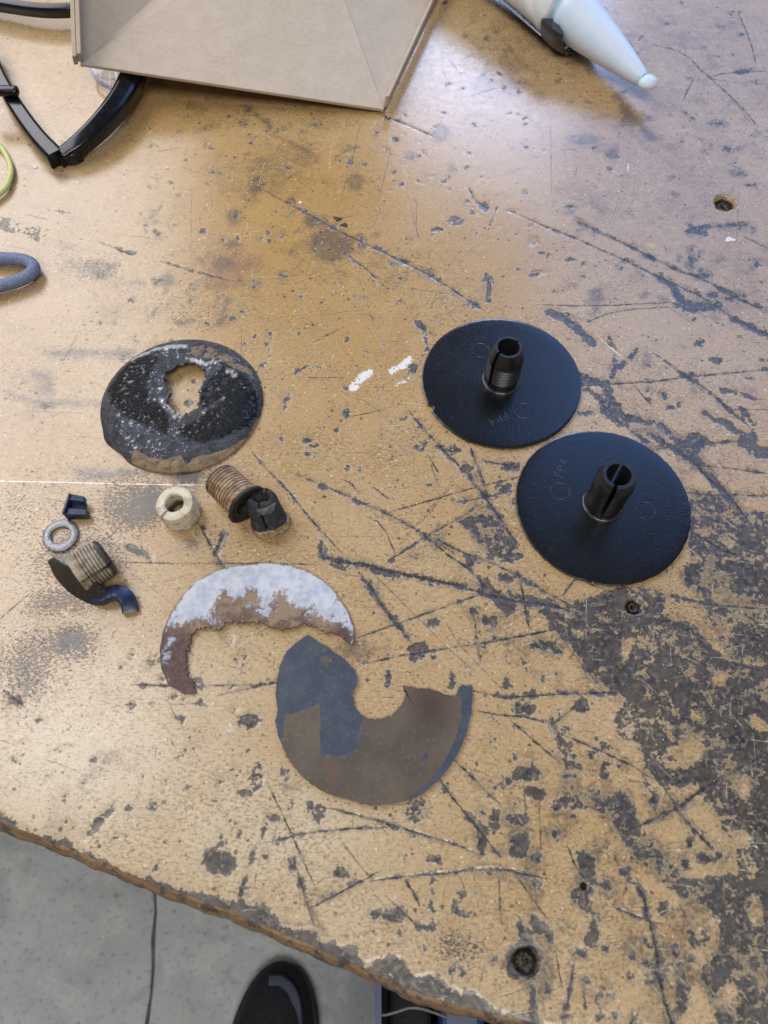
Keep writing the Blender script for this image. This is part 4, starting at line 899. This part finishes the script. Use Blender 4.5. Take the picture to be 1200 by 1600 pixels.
obj("bore_floor", *lathe([(0, .002), (.0055, .002), (.0055, .0005), (0, .0005)], 40, closed=False), M_BURNT, wb)
# burnt spool lying on its side
pa, pb = at(343, 748, .0105), at(379, 782, .0118)
ax = (pb-pa).normalized(); Lsp = (pb-pa).length+.004
sp = thing("burnt_bushing", "brown scorched ribbed bushing lying on its side with a black flange", "bushing", (pa.x, pa.y, pa.z), ax.to_track_quat('Z', 'Y').to_euler())
outp, gg = thread_prof(.0106, Lsp*.74, 9, .00034, .0015)
prof = [(.0056, 0), (.0098, 0), (.0104, .0008)]+outp+[(.0104, Lsp*.86), (.0104, Lsp), (.0074, Lsp), (.0070, Lsp-.002), (.0056, Lsp-.006)]
pg = [1, 1, 1]+gg+[0, 0, 0, 0, 1]
g = sp.rotation_euler.to_quaternion()
v, f = lathe(prof, 80, wob=lambda a, r, z: (r*(1+.01*math.sin(3*a)), z)); o = obj("sleeve", v, f, M_BURNT, sp, True, 35)
groove_attr(o, pg, 80, lambda co: .85*np.clip(1-co[:, 2]/.005, 0, 1)+.5*np.clip((co[:, 2]-Lsp*.9)/.003, 0, 1)+.8*(np.hypot(co[:, 0], co[:, 1]) < .008))
obj("flange", *lathe([(.0085, Lsp-.0012), (.0118, Lsp-.0018), (.0128, Lsp-.0008), (.0128, Lsp+.0004), (.0120, Lsp+.0010), (.0100, Lsp+.0006), (.0085, Lsp-.0002)], 72, wob=lambda a, r, z: (r*(1+.02*math.sin(4*a)+.012*math.sin(13*a)), z)), M_FLANGE, sp)
obj("bore_plug", *lathe([(0, Lsp-.004), (.0075, Lsp-.004), (.0075, Lsp-.005), (0, Lsp-.005)], 40, closed=False), M_HOLE, sp)
tb = spline([at(371, 790, .0012), at(355, 784, .0010), at(343, 781, .0008)], 8)
tabo = obj("broken_tab", [p-pa for p in sweep(tb, rrect(.0045, .0012, .0004), scale=lambda i, t: (1-.55*t*t, 1))[0]], sweep(tb, rrect(.0045, .0012, .0004))[1], M_FLANGE, None)
tabo.parent = sp; tabo.matrix_parent_inverse = (Matrix.Translation(pa) @ sp.rotation_euler.to_matrix().to_4x4()).inverted() @ Matrix.Translation(pa)
# charred plug
base, topp = at(425, 822, .001), at(405, 772, .021)
ax = (topp-base); Lc = ax.length; ax.normalize()
cp_ = thing("charred_plug", "charred black split plug with a broken grey end leaning on a brown base", "burnt plug", base, ax.to_track_quat('Z', 'Y').to_euler())
def wobc(a, r, z):
    k = 1+.05*math.sin(3*a+1)+.03*math.sin(8*a+z*500)+.02*math.sin(15*a+z*900); return r*k, z+(.0012*math.sin(2*a+1)+.0006*math.sin(5*a) if z > .012 else 0)
prof = [(.0042, .004), (.0098, .0015), (.0104, .0045), (.0098, .0065), (.0096, .010), (.0092, .0135), (.0088, .0175), (.0078, .0205), (.0064, .0218), (.0048, .0208), (.0040, .0180)]
sl0 = 1.2
for k, (a0, a1) in enumerate(((sl0, sl0+2.3), (sl0+2.5, sl0+4.2), (sl0+4.35, sl0+6.15))):
    obj("segment", *lathe(prof, 34, a0, a1, wob=wobc), M_CHAR, cp_, True, 50)
# raw broken wedge on the side that faces the viewer
vv, ff = [], []
bm = bmesh.new(); bmesh.ops.create_icosphere(bm, subdivisions=3, radius=1)
for q in bm.verts:
    n_ = math.sin(q.co.x*7+q.co.z*5)*.06
    q.co = Vector((q.co.x*.0056, q.co.y*.0042, q.co.z*.0040))*(1+n_)
    q.co.z = min(q.co.z, .0015+.12*q.co.y)
vd = cp_.rotation_euler.to_matrix().inverted() @ Vector((.0035, -.0058, 0))
vv = [tuple(q.co+Vector((vd.x, vd.y, .0165))) for q in bm.verts]; ff = [tuple(x.index for x in fc.verts) for fc in bm.faces]; bm.free()
obj("broken_face", vv, ff, M_BREAK, cp_, True, 25)
obj("base_ring", *lathe([(.006, -.0005), (.0108, -.0005), (.0114, .001), (.0112, .0034), (.0100, .0040), (.006, .004)], 60, wob=lambda a, r, z: (r*(1+.03*math.sin(3*a)+.02*math.sin(11*a)), z)), M_BURNT, cp_)
obj("bore_floor", *lathe([(0, .006), (.0055, .006), (.0055, .004), (0, .004)], 30, closed=False), M_HOLE, cp_)
for o in cp_.children:
    if o.data.materials[0] == M_BURNT:
        set_attr(o.data, 'groove', np.zeros(len(o.data.vertices))); set_attr(o.data, 'burn', np.full(len(o.data.vertices), .3))
# small navy clip fragment
c = at(128, 800); cl = thing("navy_clip_fragment", "small broken navy plastic clip with two lugs above the washer", "plastic fragment", (c.x, c.y, 0), (0, 0, -.12))
obj("back_wall", *merge([boxvf(-.0056, 0, .0052, .0016, .0130, .0104)]), M_NAVY, cl, False)
def lug(y0, y1, z0, z1, x1, tilt):
    V_ = [(-.0050, y0, z0), (-.0050, y1, z0), (-.0050, y1, z1), (-.0050, y0, z1), (x1, y0+tilt, z0+.0005), (x1-.0008, y1+tilt, z0+.0005), (x1-.0012, y1+tilt-.0004, z1-.0010), (x1-.0003, y0+tilt+.0004, z1-.0012)]
    F_ = [(0, 1, 2, 3), (4, 7, 6, 5), (0, 4, 5, 1), (1, 5, 6, 2), (2, 6, 7, 3), (3, 7, 4, 0)]
    return V_, F_
obj("lug", *lug(.0026, .0066, .0040, .0094, .0036, .0), M_NAVY, cl, False); obj("lug", *lug(-.0062, -.0020, .0010, .0082, .0068, .0012), M_NAVY, cl, False)
obj("web", *lug(-.0050, .0050, .0002, .0046, .0030, .0004), M_NAVY, cl, False)
for o in cl.children:
    b = o.modifiers.new("bevel", 'BEVEL'); b.width = .0005; b.segments = 2
# washer
c = at(96, 838.5); w_ = obj("steel_washer", *lathe([(.0056, .0003), (.0059, 0), (.0098, 0), (.0101, .0003), (.0101, .0018), (.0097, .0021), (.0061, .0021), (.0056, .0018)], 72, wob=lambda a, r, z: (r*(1+.008*math.sin(3*a)+.004*math.sin(9*a)), z)), M_METAL, None, True, 40)
w_.location = (c.x, c.y, .0002); tag(w_, "thick grey zinc washer lying flat left of the navy clip", "washer")
# broken bushing with plate fragment
pb_ = at(120, 899, .0112); pt = at(170, 868, .0112); ax = (pt-pb_).normalized()
bb = thing("broken_flanged_bushing", "grey threaded bushing split in two, lying against a bent black piece of flange", "bushing", pb_, ax.to_track_quat('Z', 'Y').to_euler())
Lb = .0190; outp, gg = thread_prof(.0112, Lb*.58, 6, .00050, .004)
prof = [(.0052, 0), (.0104, 0), (.0109, .003)]+outp+[(.0112, Lb*.84), (.0106, Lb*.95), (.0090, Lb), (.0056, Lb), (.0052, Lb-.001)]
pg = [0, 0, 0]+gg+[0, .3, .5, .7, 1]
R3 = bb.rotation_euler.to_matrix().inverted(); sd_ = R3 @ Vector((.55, -.62, .56)); sa = math.atan2(sd_.y, sd_.x)
for a0, a1 in ((sa+.09, sa+math.pi-.09), (sa+math.pi+.09, sa+2*math.pi-.09)):
    v, f = lathe(prof, 44, a0, a1, wob=lambda a, r, z: (r*(1+.008*math.sin(4*a)), z)); o = obj("half_sleeve", v, f, M_GREYNYLON, bb, True, 35)
    groove_attr(o, pg, 45, lambda co: .75*np.clip((co[:, 2]-Lb*.72)/.004, 0, 1)+.1)
def shift(vf, o=pb_): return [Vector(p)-o for p in vf[0]], vf[1]
def child_world(name, vf, mat, parent, loc, smooth=True, angle=40):
    o = obj(name, *shift(vf, loc), mat, None, smooth, angle); o.parent = parent
    o.matrix_parent_inverse = (Matrix.Translation(loc) @ parent.rotation_euler.to_matrix().to_4x4()).inverted() @ Matrix.Translation(loc)
    return o
# flange sheet: a leaning curved blade, upper edge and lower edge traced
up = spline([at(81, 872, .0085), at(100, 884, .0150), at(120, 893, .0165), at(140, 905, .0155), at(158, 920, .0110), at(176, 934, .0060)], 40)
lo = spline([at(75, 877, .0050), at(85, 900, .0005), at(105, 923, .0003), at(128, 938, .0003), at(150, 946, .0003), at(172, 941, .0020)], 40)
V_, F_ = [], []; m = 8
for i in range(40):
    j = .0003*math.sin(i*2.3)+.0002*math.sin(i*5.1)
    for k in range(m):
        p = up[i].lerp(lo[i], k/(m-1)); p = p+Vector((-.0010*math.sin(math.pi*k/(m-1)), -.0010*math.sin(math.pi*k/(m-1)), j*(k == 0)))
        V_.append(p)
nn = (up[20]-lo[20]).cross(up[30]-up[10]).normalized(); nn = nn if nn.y > 0 else -nn
n_ = len(V_); V_ += [p+nn*.0012 for p in V_]
for i in range(39):
    for k in range(m-1): F_ += [(i*m+k, i*m+k+1, (i+1)*m+k+1, (i+1)*m+k), (n_+i*m+k, n_+(i+1)*m+k, n_+(i+1)*m+k+1, n_+i*m+k+1)]
    for k in (0, m-1): F_.append((i*m+k, (i+1)*m+k, n_+(i+1)*m+k, n_+i*m+k))
for i in (0, 39):
    for k in range(m-1): F_.append((i*m+k, i*m+k+1, n_+i*m+k+1, n_+i*m+k))
child_world("flange_fragment", (V_, F_), M_FLANGE, bb, pb_)
cs_path = spline([at(148, 938, .003), at(160, 936, .0045), at(170, 930, .0055), at(180, 926, .006), at(192, 930, .0058), at(199, 938, .0045), at(203, 950, .0022), at(204, 957, .0012)], 36)
child_world("curled_strip", sweep(cs_path, rrect(.0088, .0046, .0010), up=Vector((.1, .35, 1)), scale=lambda i, t: (.55+.45*min(1, t*3), 1)), M_NAVY, bb, pb_, True, 50)

# ================================================================== cardboard box
bx = thing("cardboard_box", "open grey brown cardboard box with folded flaps at the back of the bench", "cardboard box", at(360, 60))
bo = Vector(bx.location)
A_, B_ = at(124, 99, .034), at(600, 171, .004)
Cc, Dd = at(235+174, -150, .030), at(486, -150, .050)
Er = at(120, -130, .085); Fr = at(738, -130, .006)
def panel(name, poly, th=.0032, parent=bx, nsub=0):
    v, f = prism([p-bo for p in poly], th); o = obj(name, v, f, M_CARD, parent, False)
    b = o.modifiers.new("bevel", 'BEVEL'); b.width = .0006; b.segments = 2
    return o
panel("front_flap", [A_, B_, Dd, Cc], -.0030)
eps = Vector((0, -.0006, -.0012))
panel("side_wall", [A_+eps+Vector((.0010, 0, 0)), Cc+eps+Vector((.0012, 0, 0)), Cc+Vector((.05, .12, .0)), Er+Vector((0, .10, .02)), Er], -.0030)
panel("side_wall", [B_+eps+Vector((-.0006, 0, 0)), Fr, Fr+Vector((.02, .10, .01)), Dd+Vector((0, .14, 0)), Dd+eps], -.0030)
# outer left wall seen edge-on, two plies
for dx, z in ((.0030, .0), (-.0012, -.002)):
    w0 = A_+Vector((dx, 0, .001+z)); w1 = Er+Vector((dx-.001, 0, .004+z))
    panel("wall_edge", [w0+Vector((-.0030, -.001, .0004)), w0, w1, w1+Vector((-.0030, 0, .0004))], .012)
w0, w1 = B_+Vector((-.0002, .001, .001)), Fr+Vector((-.0004, 0, .002))
panel("wall_edge", [w0, w0+Vector((.0028, .0006, -.0004)), w1+Vector((.0028, 0, -.0004)), w1], .010)
# added unseen panel behind the box; blocks light and shapes reflections on the bench
bl, brr = at(118, -60, .0)+Vector((0, .18, 0)), at(735, -60, .0)+Vector((0, .20, 0))
panel("back_wall", [Vector((bl.x, bl.y, .002)), Vector((.045, brr.y, .002)), Vector((.015, brr.y-.02, .38)), Vector((bl.x+.03, bl.y-.02, .38))], .003)

# ================================================================== safety glasses
gl = thing("safety_glasses", "folded black framed safety glasses with a clear lens, half under the cardboard box", "safety glasses", at(95, 248))
go_ = Vector(gl.location)
def gpart(name, vf, mat, angle=45): return obj(name, *shift(vf, go_), mat, gl, True, angle)
p1 = spline([at(90, 249, .006), at(62, 219, .008), at(36, 184, .010), at(14, 148, .012), at(-4, 112, .014), at(-22, 60, .015)], 40)
gpart("temple", sweep(p1, rrect(.0118, .0120, .0028), scale=lambda i, t: (1.15-.35*t, 1.15-.25*t)), M_GLOSS)
p2 = spline([at(100, 244, .006), at(124, 227, .009), at(156, 198, .012), at(186, 162, .014), at(205, 128, .015), at(216, 98, .016), at(226, 60, .016)], 40)
gpart("frame_side", sweep(p2, rrect(.0120, .0170, .0032), up=Vector((.3, -.2, 1)), scale=lambda i, t: (.85+.55*min(1, t*1.6), .72+.4*min(1, t*1.6))), M_GLOSS)
gpart("hinge_block", sweep(spline([at(84, 236, .004), at(94, 246, .004), at(103, 252, .004)], 6), rrect(.0075, .0090, .0015)), M_GLOSS)
gpart("hinge_block", sweep(spline([at(96, 243, .005), at(110, 246, .005), at(124, 240, .005)], 6), rrect(.0085, .0090, .0015)), M_GLOSS)
hc = at(89.5, 232, .0112)
gpart("hinge_screw", xf(lathe([(0, .0012), (.0010, .0012), (.0017, .0006), (.0019, 0), (0, 0)], 24, closed=False), Matrix.Translation(hc)), M_METAL)
gpart("hinge_pin", sweep([at(96, 227, .0108), at(106, 235, .0108)], circ(.0005, 8)), M_METAL)
p3 = spline([at(-40, 2, .010), at(0, 8, .011), at(50, 15, .012), at(90, 17, .012), at(140, 12, .012), at(190, -10, .014)], 30)
gpart("temple", sweep(p3, rrect(.0075, .0125, .0025), up=Vector((0, -.5, 1))), M_GLOSS)
# lens: a thin curved sheet whose lower rim shows
lp = [(141, 84), (142, 108), (150, 122), (160, 132), (172, 137), (185, 138), (196, 126), (206, 112), (210, 84)]
rimp = spline([at(x, y, .004+.006*abs(x-172)/35) for x, y in lp], 50)
V_, F_ = [], []
for i, p in enumerate(rimp):
    c_ = at(176, 80, .012)
    for k in range(9): V_.append(p.lerp(c_, k/8*.95)+Vector((0, 0, .003*math.sin(k/8*math.pi/2))))
n_ = len(V_); V_ += [v+Vector((0, 0, .0018)) for v in V_]
for i in range(49):
    for k in range(8): F_ += [(i*9+k, i*9+k+1, (i+1)*9+k+1, (i+1)*9+k), (n_+i*9+k, n_+(i+1)*9+k, n_+(i+1)*9+k+1, n_+i*9+k+1)]
    F_ += [(i*9, (i+1)*9, n_+(i+1)*9, n_+i*9), (i*9+8, n_+i*9+8, n_+(i+1)*9+8, (i+1)*9+8)]
for i in (0, 49):
    for k in range(8): F_.append((i*9+k, n_+i*9+k, n_+i*9+k+1, i*9+k+1))
gpart("lens", (V_, F_), M_LENS)
gpart("lens_rim", sweep(rimp, rrect(.0020, .0020, .0005)), M_LENSRIM)
# rounded black tip lying across the temple
tp = spline([at(-30, 141, .021), at(0, 142, .021), at(18, 142.5, .0205), at(30, 143, .0200)], 24)
tpo = obj("black_rod", *sweep(tp, circ(.0045, 18, .0038), scale=lambda i, t: ((max(.05, 1-max(0, (t-.86)/.14)**2))**.5,)*2), M_GLOSS)
tag(tpo, "rounded black plastic rod end reaching in from the left edge over the glasses temple", "plastic rod")

# ================================================================== cords at the left edge
yc = spline([at(-60, 215, .0035), at(-25, 214, .0035), at(-2, 227, .0035), at(10, 243, .0035), at(17, 264, .0035), at(14, 282, .0035), at(4, 298, .0035), at(-25, 318, .0035), at(-60, 328, .0035)], 70)
tag(obj("yellow_cord", *sweep(yc, circ(.0022, 16)), M_YELLOW), "thin yellow green rubber loop at the left edge below the glasses", "cord")
bc = spline([at(-70, 402, .006), at(-30, 401, .006), at(0, 404, .006), at(28, 405, .006), at(46, 410, .006), at(53, 420, .006), at(42, 432, .006), at(22, 441, .006), at(0, 447, .006), at(-40, 458, .006), at(-80, 468, .006)], 90)
tag(obj("blue_hose", *sweep(bc, circ(.0043, 20)), M_HOSE), "thick speckled blue grey rubber loop at the left edge", "hose")

# ================================================================== caulking gun and cartridge
zc = .0280
pc = at(885, 12, zc); tipp = at(1004, 124, .016)
axd = (tipp-pc); axd.z *= .6; axd.normalize()
gun = thing("caulking_gun", "dark grey caulking gun cradle with dried caulk on its round end plate", "caulking gun", pc, axd.to_track_quat('Z', 'Y').to_euler())
ME = axd.to_track_quat('Z', 'Y').to_matrix().to_4x4(); MEi = ME.inverted()
# round end plate with a rolled rim, open on top for the nozzle
upl = (MEi.to_3x3() @ Vector((0, 0, 1))); ua = math.atan2(upl.y, upl.x)
obj("end_plate", *lathe([(.0110, .0060), (.0190, .0050), (.0250, .0000), (.0272, .0000), (.0276, .0030), (.0276, .0130), (.0266, .0200), (.0244, .0235), (.0226, .0222), (.0210, .0165), (.0195, .0130), (.0110, .0120)], 72, ua+1.55, ua+2*math.pi-1.55), M_GUN, gun)
hl = [(r*math.cos(a), r*math.sin(a)) for r, a in [(.0270, ua+math.pi+s*.8) for s in np.linspace(-1, 1, 25)]]
hl2 = [(r*math.cos(a), r*math.sin(a)) for r, a in [(.0257, ua+math.pi+s*.8) for s in np.linspace(1, -1, 25)]]
V_ = []; F_ = []
sec = hl+hl2; m = len(sec)
for z in (-.42, -.003): V_ += [(x, y, z) for x, y in sec]
F_ = [(j, (j+1) % m, m+(j+1) % m, m+j) for j in range(m)]+[tuple(range(m)), tuple(range(m, 2*m))]
obj("cradle", V_, F_, M_GUN, gun)
for a_, rr_, s_ in ((ua+2.2, .0268, .0022), (ua+2.75, .0275, .0026), (ua+3.5, .027, .0022), (ua+2.5, .0235, .0018), (ua+3.9, .0262, .0018), (ua+1.9, .0262, .0018), (ua+4.3, .0262, .0016), (ua+3.1, .0278, .0015)):
    bm = bmesh.new(); bmesh.ops.create_icosphere(bm, subdivisions=2, radius=1)
    for q in bm.verts: q.co = Vector((q.co.x*s_, q.co.y*s_*.8, q.co.z*s_*.5))*(1+.25*math.sin(q.co.x*5+q.co.y*9+a_*7))+Vector((rr_*.88*math.cos(a_), rr_*.88*math.sin(a_), .0208))
    obj("caulk_blob", [tuple(q.co) for q in bm.verts], [tuple(x.index for x in fc.verts) for fc in bm.faces], M_CAULK, gun); bm.free()
cart = thing("caulk_cartridge", "white caulk cartridge with a long pale tapered nozzle, lying in the caulking gun", "cartridge", pc, axd.to_track_quat('Z', 'Y').to_euler())
obj("tube", *lathe([(0, -.26), (.0236, -.26), (.0242, -.258), (.0242, -.012), (.0248, -.0110), (.0248, -.0010), (.0236, .0010), (.0120, .0020), (.0, .0020)], 72, closed=False), M_WHITE, cart)
tl = MEi @ (tipp-pc).to_4d(); tl = Vector((tl.x, tl.y, tl.z))
nz = [Vector((0, 0, -.004)).lerp(tl, k/24) for k in range(25)]
def nzs(i, t):
    r = .0172*(1-t)**.85+.0056
    if t < .10: r = .0205-.02*t
    return (r, r)
obj("nozzle", *sweep(nz, circ(1, 36), up=Vector((0, 1, .01)), scale=nzs), M_NOZZLE, cart)
bm = bmesh.new(); bmesh.ops.create_icosphere(bm, subdivisions=4, radius=1)
tq = MEi.to_3x3()
dv = [tl+tq @ (Vector((q.co.x*.0078+.0034, q.co.y*.0068-.0036, q.co.z*.0050)) if True else 0) for q in bm.verts]
obj("dried_drip", dv, [tuple(x.index for x in fc.verts) for fc in bm.faces], M_NOZZLE, cart); bm.free()

# ================================================================== on the floor
# shoe: lofted along its length, toe away from the viewer
sh = thing("black_shoe", "black shoe with a blue sheen band along its rim on the concrete floor below the bench edge", "shoe", (0, 0, 0))
toe = at(447, 1503, FZ+.03); heel = at(372, 1840, FZ+.03); sdv = (heel-toe); sdv.z = 0; LSH = .29; sdv.normalize(); sw = Vector((-sdv.y, sdv.x, 0)); BS = 1 if sw.x > 0 else -1
st_ = [(0.0, .010, .022), (.012, .026, .040), (.035, .040, .052), (.07, .049, .062), (.11, .051, .074), (.15, .046, .090), (.19, .040, .105), (.24, .038, .110), (.28, .030, .105), (.292, .016, .09)]
V_, F_, V2, F2 = [], [], [], []
for k, (s_, hw, hh) in enumerate(st_):
    c = Vector((toe.x, toe.y, FZ))+sdv*s_+sw*(.006*math.sin(s_*14))
    for j in range(17):
        a = math.pi*j/16; V_.append(c+sw*(hw*math.cos(a))+Vector((0, 0, .018+(hh-.018)*math.sin(a)**.75)))
    for (w_s, z) in ((1.10, .0), (1.13, .006), (1.13, .022), (1.02, .024)):
        V2.append(c+sw*(hw*w_s)+Vector((0, 0, z)))
    for (w_s, z) in ((1.02, .024), (1.13, .022), (1.13, .006), (1.10, .0)):
        V2.append(c-sw*(hw*w_s)+Vector((0, 0, z)))
for k in range(len(st_)-1):
    for j in range(16): F_.append((k*17+j, k*17+j+1, (k+1)*17+j+1, (k+1)*17+j))
    for j in range(8): F2.append((k*8+j, k*8+(j+1) % 8, (k+1)*8+(j+1) % 8, (k+1)*8+j))
F_ += [tuple(range(17)), tuple((len(st_)-1)*17+j for j in range(17))]; F2 += [tuple(range(8)), tuple((len(st_)-1)*8+j for j in range(8))]
for nm, vf, mt in (("upper", (V_, F_), M_SHOE), ("sole", (V2, F2), M_SOLE)):
    o = obj(nm, *vf, mt, sh, True, 80); s2 = o.modifiers.new("subd", 'SUBSURF'); s2.levels = 2; s2.render_levels = 2
bp = spline([Vector((toe.x, toe.y, FZ))+sdv*s_+sw*w_*BS+Vector((0, 0, z)) for s_, w_, z in ((.022, -.014, .045), (.020, .002, .046), (.030, .019, .047), (.055, .031, .048), (.09, .037, .053), (.13, .036, .063), (.18, .030, .085))], 50)
obj("blue_sheen_band", *sweep(bp, rrect(.013, .005, .002)), M_BLUE, sh)  # dark blue strip standing in for the sheen on the right rim
# blue bin partly under the bench
bt = -.42
b0 = at(584, 1533, bt); 
bn = thing("blue_bin", "dark blue plastic bin with a pale cord, partly under the bench edge", "plastic bin", (b0.x, b0.y, FZ))
def bb_(x, y, z, sx, sy, sz): return boxvf(x, y, z, sx, sy, sz)
H_ = bt-FZ
obj("shell", *merge([bb_(.004, .02, H_/2, .006, .44, H_), bb_(.30, .02, H_/2, .006, .44, H_), bb_(.152, .237, H_/2, .290, .006, H_), bb_(.152, -.197, H_/2, .290, .006, H_), bb_(.152, .02, .005, .290, .428, .008)]), M_DENIMBIN, bn, False)
for k, (x, w) in enumerate(((.034, .040), (.082, .044), (.135, .050), (.19, .05), (.245, .046))):
    o = obj("folder", *bb_(x, .02, H_*.46, w, .40, H_*.84+.01*(k % 2)), M_DENIMBIN if k % 2 else M_SHOE, bn, False)
    b = o.modifiers.new("bevel", 'BEVEL'); b.width = .008; b.segments = 3
cdp = spline([at(584, 1583, bt-.01), at(600, 1586, bt-.01), at(620, 1581, bt-.01), at(640, 1575, bt-.01), at(662, 1577, bt-.01), at(700, 1590, bt-.02)], 40)
obj("pale_cord", [p-Vector(bn.location) for p in sweep(cdp, circ(.0012, 10))[0]], sweep(cdp, circ(.0012, 10))[1], M_LIGHTCORD, bn)

# ================================================================== crumbs
def chip(name, label, px, py, r, mat, el=1.4, rot=0, h=.0008):
    n = 9; c = at(px, py); rr = r*mmpx(px, py)/1000; V_ = []
    for z, k in ((.00005, 1.0), (h*.6, .95), (h, .6)):
        for i in range(n):
            a = 2*math.pi*i/n; q = rr*k*(1+.3*math.sin(3*a+px)); x, y = q*el*math.cos(a), q*math.sin(a)
            V_.append((x*math.cos(rot)-y*math.sin(rot), x*math.sin(rot)+y*math.cos(rot), z))
    F_ = [(k*n+i, k*n+(i+1) % n, (k+1)*n+(i+1) % n, (k+1)*n+i) for k in range(2) for i in range(n)]+[tuple(range(2*n, 3*n)), tuple(range(n))]
    o = obj(name, V_, F_, mat, None, False); o.location = (c.x, c.y, 0); tag(o, label, "chip")
chip("white_chip", "cream chip lying just below the glasses hinge", 55, 261, 3.4, M_CHIP, 1.5, -.7)
chip("white_chip", "white chip at the upper right near the sunk screw", 1140, 375, 5, M_CHIP, 1.7, .1)
chip("white_chip", "white crumb in the amber area below the box", 261, 263, 2.4, M_CHIP, 1.1, .1)
chip("white_chip", "white crumb on the long scratch above the dark smudge", 469, 317, 2.8, M_CHIP, 1.2, .4)
chip("dark_chip", "flat black flake by the long upper scratch, left one of the touching pair", 527, 342, 4.2, M_DARKCHIP, 1.8, -.45)
chip("dark_chip", "flat black flake by the long upper scratch, right one of the touching pair", 538, 352, 4.0, M_DARKCHIP, 1.5, -.15)
V_, F_ = [], []
for _ in range(620):
    u = rng.random()
    px, py = (rng.uniform(0, 1200), rng.uniform(0, 620)) if u < .8 else (rng.uniform(0, 1200), rng.uniform(600, 1500))
    if py > 1250+.40*px or (py > 700 and rng.random() < .4): continue
    c = at(px, py); r = rng.uniform(.00018, .00042)*(1.6 if rng.random() < .08 else 1); b = len(V_); a0 = rng.uniform(0, 6)
    for k in range(5): V_.append((c.x+r*math.cos(a0+k*1.257)*rng.uniform(.6, 1.4), c.y+r*math.sin(a0+k*1.257)*rng.uniform(.6, 1.4), .00003))
    V_.append((c.x, c.y, r*.9)); F_ += [(b+k, b+(k+1) % 5, b+5) for k in range(5)]
cr = obj("crumbs", V_, F_, M_CHIP, None, False); cr["kind"] = "stuff"; cr["label"] = "pale dust crumbs scattered over the bench"
